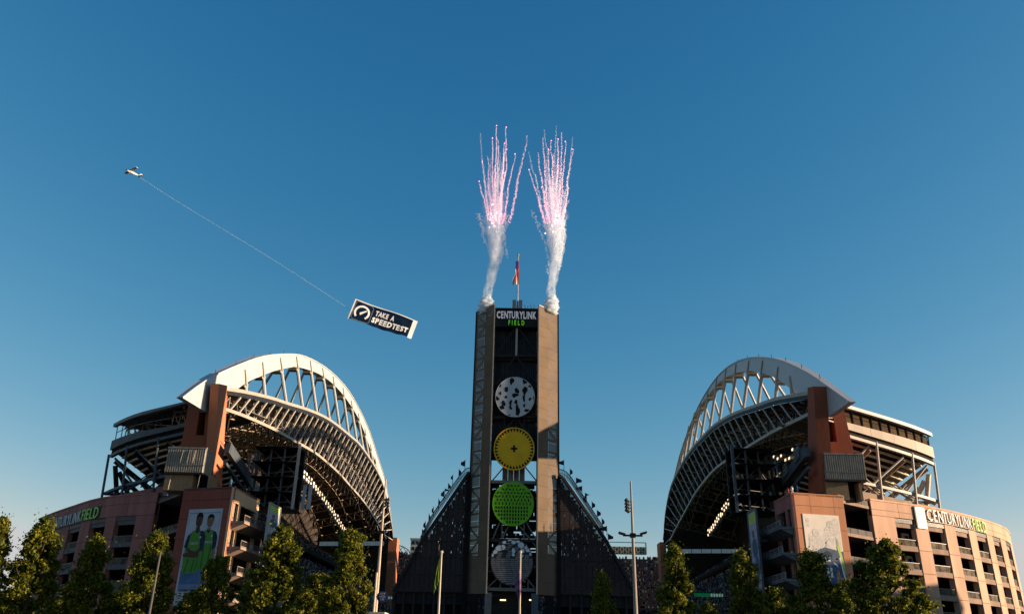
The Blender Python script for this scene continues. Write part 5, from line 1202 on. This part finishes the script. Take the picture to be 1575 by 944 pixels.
def loft(st, nm, m, n=10):
    V = []; Fc = []
    for (x, hw, hz, cz) in st: V += [AP(x, hw*math.cos(2*math.pi*k/n), cz+hz*math.sin(2*math.pi*k/n)) for k in range(n)]
    for i in range(len(st)-1): Fc += [(i*n+k, i*n+(k+1) % n, (i+1)*n+(k+1) % n, (i+1)*n+k) for k in range(n)]
    Fc += [tuple(range(n)), tuple((len(st)-1)*n+k for k in range(n))]; return MB().add(V, Fc).build(nm, m, apl, smooth=True)
loft([(3.4, .25, .25, 0), (3.0, .5, .5, 0), (1.6, .58, .7, .0), (.2, .6, .8, .1), (-1.2, .5, .6, .1), (-3.2, .25, .3, .2), (-4.9, .08, .12, .3)], 'fuselage', planew)
loft([(1.7, .5, .3, .55), (1.0, .56, .42, .62), (.2, .5, .35, .6)], 'cockpit_glass', planed); loft([(3.55, .12, .12, 0), (3.35, .26, .26, 0)], 'spinner', planed)
def slab(pts, z0, z1, nm, m): return MB().prism([AP(x, y, z0) for x, y in pts], u_*(z1-z0)).build(nm, m, apl)
slab([(1.6, -5.5), (1.7, 0), (1.6, 5.5), (.3, 5.5), (.1, 0), (.3, -5.5)], .86, 1.02, 'wing', planeb)
for s_ in (-1, 1): slab([(1.65, s_*5.0), (1.5, s_*5.6), (.3, s_*5.6), (.25, s_*5.0)], .85, 1.04, 'wing_tip', planew)
slab([(-4.0, -1.7), (-3.8, 0), (-4.0, 1.7), (-4.9, 1.7), (-5.0, 0), (-4.9, -1.7)], .3, .4, 'tailplane', planew)
MB().prism([AP(-3.6, 0, .35), AP(-4.9, 0, .35), AP(-5.2, 0, 1.8), AP(-4.6, 0, 1.8)], w_*.1).build('fin', planew, apl)
for s_ in (-1, 1):
    MB().bar(AP(.9, s_*.5, -.4), AP(1.0, s_*2.6, .86), .1).build('wing_strut', planew, apl)
    MB().bar(AP(.4, s_*.4, -.5), AP(.3, s_*1.1, -1.2), .1).build('gear_leg', planed, apl); MB().tube([AP(.3, s_*1.05, -1.3), AP(.3, s_*1.2, -1.3)], .26, 10).build('wheel', planed, apl)
MB().bar(AP(3.5, -.95, -.15), AP(3.5, .95, .15), .14, .05).build('propeller', planed, apl)

# ------------------------------------------------------------------ fireworks above the tower
def smoke_mat(name, dens, sc, lo=.42, hi=.62):
    m = bpy.data.materials.new(name); m.use_nodes = True; t = m.node_tree; N = t.nodes; N.remove(N['Principled BSDF'])
    v = N.new('ShaderNodeVolumePrincipled'); v.inputs['Color'].default_value = (.86, .93, 1.0, 1); v.inputs['Anisotropy'].default_value = 0
    tc = N.new('ShaderNodeTexCoord'); no = N.new('ShaderNodeTexNoise'); no.inputs['Scale'].default_value = sc; no.inputs['Detail'].default_value = 5; no.inputs['Roughness'].default_value = .65
    mp = N.new('ShaderNodeMapping'); mp.inputs['Scale'].default_value = (1, 1, .45); t.links.new(tc.outputs['Object'], mp.inputs[0]); t.links.new(mp.outputs[0], no.inputs[0])
    mr = N.new('ShaderNodeMapRange'); mr.inputs[1].default_value = lo; mr.inputs[2].default_value = hi; mr.inputs[3].default_value = 0; mr.inputs[4].default_value = dens
    t.links.new(no.outputs[0], mr.inputs[0]); t.links.new(mr.outputs[0], v.inputs['Density']); t.links.new(v.outputs[0], N['Material Output'].inputs['Volume'])
    return m
sm_thick = smoke_mat('smoke_thick', 2.2, .9, .30, .50); sm_thin = smoke_mat('smoke_thin', .75, 1.3, .36, .62); sm_wisp = smoke_mat('smoke_wisp', .18, 1.2, .44, .66)
trailm = mat('smoke_trail_white', (.80, .82, .88), .9, var=.05, emit=(.75, .80, 1.0, .05)); trailm.node_tree.nodes['Principled BSDF'].inputs['Alpha'].default_value = .42
trailp = mat('glowing_trail_pink', (.85, .7, .75), .9, var=.05, emit=(1.0, .50, .60, .28)); trailp.node_tree.nodes['Principled BSDF'].inputs['Alpha'].default_value = .5
glowm = mat('burst_glow', (1, .8, .8), .9, emit=(1, .66, .58, 1.1)); sparkm = mat('spark_head', (1, .5, .6), .9, emit=(1, .22, .38, 1.8))
OCT = np.array([(1, 0, 0), (-1, 0, 0), (0, 1, 0), (0, -1, 0), (0, 0, 1), (0, 0, -1)], float); OF = [(0, 2, 4), (2, 1, 4), (1, 3, 4), (3, 0, 4), (2, 0, 5), (1, 2, 5), (3, 1, 5), (0, 3, 5)]
def puffs(pts, r0, r1, n, jit, rng, skip=0):
    m = MB(); r3 = split_arc(pts, n); ph = rng.uniform(0, 6); wob = rng.uniform(.15, 1.0)
    for i, p in enumerate(r3):
        f = i/n
        for _ in range(2):
            rr = (r0+(r1-r0)*f)*rng.uniform(.5, 1.25); q = p+Vector((rng.gauss(0, 1), rng.gauss(0, 1), rng.gauss(0, .8)))*(jit*(1-.6*f))
            if rng.random() < .1+.30*f+skip: continue
            rot = Matrix.Rotation(rng.uniform(0, 3), 3, Vector((rng.random(), rng.random(), rng.random()+.1)))
            q += Vector((math.sin(f*9+ph)*.22+math.sin(f*23+ph*2)*.09, 0, 0))*wob
            m.add([q+rot @ Vector((v[0]*rr, v[1]*rr, v[2]*rr*1.5)) for v in OCT], OF)
    return m
ZP = lambda x, y: (690+x/3.146, 180+y/3.146)
FW_ = {'L': dict(base=(200, 880), core=(222, 490), neck=[(182, 905), (190, 850), (205, 780), (225, 700), (228, 620), (222, 540)],
    tips=[(232, 42, 1), (155, 78, 0), (212, 102, 1), (279, 50, 1), (271, 128, 1), (281, 156, 1), (163, 216, 1), (148, 311, 1), (321, 179, 1), (379, 90, 0), (268, 270, 1), (255, 366, 1), (240, 110, 0), (205, 200, 0), (246, 170, 0), (290, 425, 0), (225, 235, 0), (262, 200, 0)], far=[(150, 470), (165, 560), (180, 610)], far2=[(280, 480), (270, 580), (285, 680)]),
  'R': dict(base=(500, 880), core=(512, 490), neck=[(497, 905), (497, 840), (508, 760), (520, 680), (520, 600), (512, 520)],
    tips=[(465, 62, 0), (391, 170, 0), (389, 255, 1), (436, 175, 0), (450, 339, 1), (497, 115, 1), (483, 157, 1), (520, 45, 0), (530, 107, 1), (547, 72, 0), (565, 119, 1), (602, 96, 0), (598, 156, 1), (441, 428, 1), (565, 450, 1), (508, 180, 0), (540, 200, 0), (456, 100, 0), (585, 400, 0)], far=[(405, 460), (430, 520), (470, 620), (480, 760)], far2=[(560, 500), (553, 600), (535, 740)])}
for key, q in FW_.items():
    rng = random.Random(11 if key == 'L' else 12); Yf = TY+2.5
    P = lambda x, y, dy=0: PY(*ZP(x, y), Yf+dy)
    fw = thing('firework_plume', P(*q['base']), f'{WORD[key][0]} plume of white smoke and pink sparks rising from the tower top', 'firework', 'firework plumes above the tower')
    cx, cy = q['core']
    extra = [(cx+rng.uniform(-42, 48), rng.uniform(130, 330), 0) for _ in range(9)]
    for i, (tx, ty, hot) in enumerate(q['tips']+extra):
        dy = rng.uniform(-2.5, 2.5); sx = cx+(tx-cx)*.42+rng.uniform(-6, 6); k = (tx-cx)
        pts = [P(cx+rng.uniform(-12, 12), 690, dy*.2), P(cx+k*.20+rng.uniform(-6, 6), 600, dy*.3), P(cx+k*.42+rng.uniform(-5, 5), 500+rng.uniform(-10, 25), dy*.5)]
        if ty < 440: pts += [P(cx+k*.66+rng.uniform(-4, 4), 440-(440-ty)*.25, dy*.8), P(cx+k*.86+rng.uniform(-3, 3), 440-(440-ty)*.65, dy), P(tx, ty, dy)]
        else: pts += [P(tx, ty, dy)]
        low_, hi_ = pts[:3], pts[2:]
        puffs(low_, .13, .11, 110, .22, rng, .42).build('smoke_trail', trailm, fw, kind='stuff')
        L_ = sum((b-a).length for a, b in zip(hi_[:-1], hi_[1:])); n = max(40, int(L_*11))
        puffs(hi_, .125, .055 if hot else .045, n, .12 if hot else .17, rng).build('spark_trail', trailp if hot or rng.random() < .4 else trailm, fw, kind='stuff')
        if hot:
            h = MB(); c = pts[-1]; rr = .14; h.add([c+Vector(tuple(v*rr)) for v in OCT], OF); h.build('spark_head', sparkm, fw)
    for fr in (q['far'], q['far2']): puffs([P(*a) for a in fr], .17, .14, 110, .26, rng, .2).build('smoke_trail', trailm, fw, kind='stuff')
    g = MB()
    for _ in range(46):
        c = P(cx+rng.gauss(0, 13), cy+rng.gauss(0, 28), rng.uniform(-1, 1)); rr = rng.uniform(.08, .24); g.add([c+Vector((v[0]*rr, v[1]*rr, v[2]*rr*1.7)) for v in OCT], OF)
    g.build('burst', glowm, fw, kind='stuff')
    # smoke bodies
    def body(pts, rads, m, nm, n=20, sub=14):
        c3 = split_arc(pts, sub); V = []; Fc = []
        for i, c in enumerate(c3):
            f = i/sub*(len(rads)-1); j = min(int(f), len(rads)-2); r = rads[j]+(rads[j+1]-rads[j])*(f-j)
            for k in range(n): a = 2*math.pi*k/n; rr = r*(1+.16*math.sin(3*a+i*1.7)+.12*math.sin(5*a-i)+rng.uniform(-.07, .07)); V.append((c.x+rr*math.cos(a), c.y+rr*math.sin(a), c.z))
        for i in range(sub): Fc += [(i*n+k, i*n+(k+1) % n, (i+1)*n+(k+1) % n, (i+1)*n+k) for k in range(n)]
        Fc += [tuple(range(n)), tuple(sub*n+k for k in range(n))]
        MB().add(V, Fc).build(nm, m, fw, smooth=True, kind='stuff')
    nk = [P(*a) for a in q['neck']]
    body(nk, [1.0, .95, 1.1, 1.5, 1.9, 2.3], sm_thin, 'smoke_column')
    b0 = P(*q['base'])
    body([P(cx, 560), P(cx, 480), P(cx, 400), P(cx+(4 if key == 'L' else 0), 300)], [2.2, 2.9, 2.6, 1.4], sm_wisp, 'smoke_haze')
    ball = [P(q['neck'][0][0]-2, 950), P(q['neck'][0][0]-2, 920), P(q['neck'][0][0], 895), P(q['neck'][0][0]+4, 865)]
    body(ball, [1.3, 1.6, 1.5, .8], sm_thick, 'smoke_ball')

# ------------------------------------------------------------------ trees
def leaf_mesh(name, h, rx, prof, seed, n_cl=150, per=95, leaf=.105, crown0=.12):
    rg = np.random.RandomState(seed); C_ = []; LB = []
    nl = 30
    for q in range(nl):                                # big boughs, then leaf clumps gathered on them
        z = crown0+.05+(.93-crown0)*((q+rg.uniform(.1, .9))/nl)**.9; a = q*2.4+rg.uniform(-.5, .5); r = prof(z)*rx*rg.uniform(.45, .92)
        LB.append((r*np.cos(a), r*np.sin(a), z*h, rg.uniform(.42, .85)*(.55+.45*prof(z))))
    while len(C_) < n_cl:
        if rg.rand() < .70:
            x, y, z, R = LB[rg.randint(nl)]; d = rg.normal(size=3); d /= np.linalg.norm(d); d *= R*rg.uniform(.3, 1.0)
            C_.append((x+d[0], y+d[1], min(z+d[2]*1.15, h*.99)))
        else:
            z = rg.uniform(crown0, 1.0); r = prof(z)*rx; a = rg.uniform(0, 2*np.pi); rr = r*np.sqrt(rg.uniform(.0, .75)); C_.append((rr*np.cos(a), rr*np.sin(a), z*h))
    C_ = np.array(C_); cs = rg.uniform(.20, .50, n_cl)
    idx = np.repeat(np.arange(n_cl), per); N_ = len(idx)
    d = rg.normal(size=(N_, 3)); d /= np.linalg.norm(d, axis=1)[:, None]; rad_ = cs[idx]*rg.uniform(.35, 1.05, N_)**.6
    P = C_[idx]+d*rad_[:, None]*np.array([1, 1, .85])
    k = int(N_*.08); ex = rg.randint(0, N_, k); P[ex] += rg.normal(size=(k, 3))*.28
    nrm = d*.7+rg.normal(size=(N_, 3))*.55+np.array([0, 0, .25]); nrm /= np.linalg.norm(nrm, axis=1)[:, None]
    t = np.cross(nrm, rg.normal(size=(N_, 3))); t /= np.linalg.norm(t, axis=1)[:, None]; b = np.cross(nrm, t)
    s = leaf*rg.uniform(.6, 1.25, N_)[:, None]
    V = np.stack([P-t*s, P+b*s*.62, P+t*s*1.05, P-b*s*.62], 1).reshape(-1, 3)
    me = bpy.data.meshes.new(name); me.vertices.add(len(V)); me.vertices.foreach_set('co', V.ravel().astype(np.float32))
    me.loops.add(N_*4); me.loops.foreach_set('vertex_index', np.arange(N_*4, dtype=np.int32)); me.polygons.add(N_)
    me.polygons.foreach_set('loop_start', np.arange(0, N_*4, 4, dtype=np.int32)); me.polygons.foreach_set('loop_total', np.full(N_, 4, dtype=np.int32))
    me.update(calc_edges=True); me.materials.append(leafm); return me
pt = lambda z: (.80+.2*z/.3) if z < .3 else max(.07, ((1.02-z)/.72))**.72
cone = lambda z: max(.03, min(1, (1.02-z)*1.75))*(.72+.28*min(1, (z-.1)*4)) if z > .45 else (.80+.35*(z-.1)*.6)
oval = lambda z: max(.05, math.sqrt(max(0, 1-((z-.48)/.53)**2)))
egg = lambda z: max(.04, math.sqrt(max(0, 1-((z-.42)/.60)**2)))*(1 if z < .6 else 1-.35*(z-.6)/.4)
VAR = [(leaf_mesh('crown', 10, 2.3, pt, 3, 250, 140), 10, 2.3), (leaf_mesh('crown', 10, 2.5, egg, 8, 270, 140), 10, 2.5), (leaf_mesh('crown', 10, 2.1, cone, 15, 220, 140), 10, 2.1), (leaf_mesh('crown', 10, 2.4, pt, 27, 260, 140), 10, 2.4)]
def tree(px, py, wpx, Y, v, rz, lab, grp='street trees in front of the stadium'):
    top = PY(px, py, Y); H = top.z; base = Vector((top.x, Y, .13)); me, h0, r0 = VAR[v]; wpx *= 1.07
    wid = wpx/F_PX*(top-CAM).dot(FW); t = thing('street_tree', base, lab, 'tree', grp)
    rg = random.Random(int(px)+v); tr = MB(); tr.tube([base, base+Vector((rg.uniform(-.1, .1), 0, H*.3)), base+Vector((rg.uniform(-.2, .2), .1, H*.62)), base+Vector((0, 0, H*.9))], .17, 8, .03); tr.build('trunk', bark, t)
    for k in range(9):
        z = H*(.22+.07*k); a = k*2.4+rz; L_ = wid*.42*(1-.05*k); p = base+Vector((0, 0, z)); MB().tube([p, p+Vector((math.cos(a)*L_*.5, math.sin(a)*L_*.5, H*.07)), p+Vector((math.cos(a)*L_, math.sin(a)*L_, H*.16))], .065, 5, .015).build('limb', bark, t)
    o = bpy.data.objects.new('crown', me); COL.objects.link(o); o.parent = t; o.rotation_euler.z = rz; o.scale = (wid/2/r0*.93, wid/2/r0*.93, H/h0*.985); return t
TREES = [(4, 796, 78, 56, 0, .3, 'dark leafy tree cut by the left edge of the photo'), (72, 798, 104, 57, 0, 1.2, 'broad tree with sunlit yellow top below the left CENTURYLINK sign'), (152, 825, 84, 57.5, 2, 2.6, 'narrow pointed tree between the two broad trees at the left'),
 (243, 821, 100, 57, 3, 4.1, 'tree with bright yellow green top left of the green jersey poster'), (338, 857, 72, 57, 1, 5.3, 'low dark tree overlapping the right edge of the green jersey poster'), (436, 811, 116, 57, 0, .9, 'tall full tree beside the left gate banner'),
 (541, 818, 98, 57.5, 3, 2.0, 'tall green tree left of the round blue gate signs'), (926, 882, 62, 58, 2, 3.2, 'small dark tree at the foot of the right wing'), (1036, 839, 84, 57, 2, .4, 'conical yellow lit tree right of the tall light pole'), (1140, 849, 84, 57, 0, 2.9, 'dark tree below the lilac gate banner'),
 (1246, 850, 108, 57.5, 3, 1.7, 'dark tree covering the lower part of the football poster'), (1357, 833, 118, 57, 1, 3.6, 'large round tree in front of the sunlit facade')]
for a in TREES: tree(*a)
LOWT = [(20, 905, 110, 66, 1), (115, 900, 100, 66, 3), (200, 893, 90, 67, 0), (300, 905, 90, 66, 2), (395, 890, 90, 66, 1), (490, 880, 90, 66, 3), (1190, 893, 90, 68, 0), (1298, 880, 90, 68, 1), (1090, 915, 80, 68, 3), (1400, 905, 70, 64, 2)]
LOWL = ['lower dark tree behind the tree at the left edge', 'lower dark tree between the first two trees', 'lower dark tree behind the pointed tree', 'lower dark tree at the foot of the green poster', 'lower dark tree between the poster and the tall full tree', 'lower dark tree between the two tall trees left of the signs', 'lower dark tree left of the football poster', 'lower dark tree right under the football poster', 'lower dark tree behind the conical tree', 'lower dark tree at the right of the large round tree']
for (a, l) in zip(LOWT, LOWL): tree(a[0], a[1]-(-5 if a[0] < 600 else -14), a[2]*(1.15 if a[0] < 600 else .85), *a[3:], a[0]*.1, l, 'lower trees of the second row')
for k, x in enumerate((1470, 1560, 1650, 1760)): tree(x, 985, 110, 60, k % 4, k*1.3, ['low tree below the sunlit facade, mostly under the frame', 'low tree under the right edge', 'street tree outside the right edge', 'last street tree outside the right edge'][k])

rb_ = thing('added_shade_house', (98, 52, 0), 'long low brick block added beyond the right edge to shade the trees', 'building')  # unseen block added for the shade it throws on the trees
MB().box((94, 40, 0), (106, 70, 13.5)).build('wall', mat('added_house_brick', (.26, .14, .10), .9), rb_); MB().box((93.7, 39.7, 13.5), (106.3, 70.3, 14.1)).build('parapet', slabm, rb_)
for r_ in range(3):
    for k in range(6): MB().box((93.9, 42+k*4.6, 2.5+r_*4), (93.97, 44.4+k*4.6, 4.6+r_*4)).build('window', glassm, rb_)
# ------------------------------------------------------------------ building added out of view at right, roofline shaped to shade lower walls
wb = thing('added_shade_hall', (215, 135, 0), 'brick hall added beyond the right edge to shade the lower walls', 'building')
whm = mat('added_hall_brick', (.30, .14, .10), .9, var=.15, scale=1)
MB().box((200, 96, 0), (235, 155, 42)).build('wall', whm, wb); MB().box((199.6, 95.6, 42), (235.4, 155.4, 42.8)).build('parapet', slabm, wb)
MB().box((200.3, 155.1, 0), (230, 166, 36)).build('annex_wall', whm, wb); MB().box((200, 155.1, 36), (230.4, 166.4, 36.8)).build('parapet', slabm, wb)
for r_ in range(8):
    for k in range(10): y = 99+k*5.5; MB().box((199.85, y, 3+r_*4.8), (199.95, y+3, 5.6+r_*4.8)).build('window', glassm, wb)
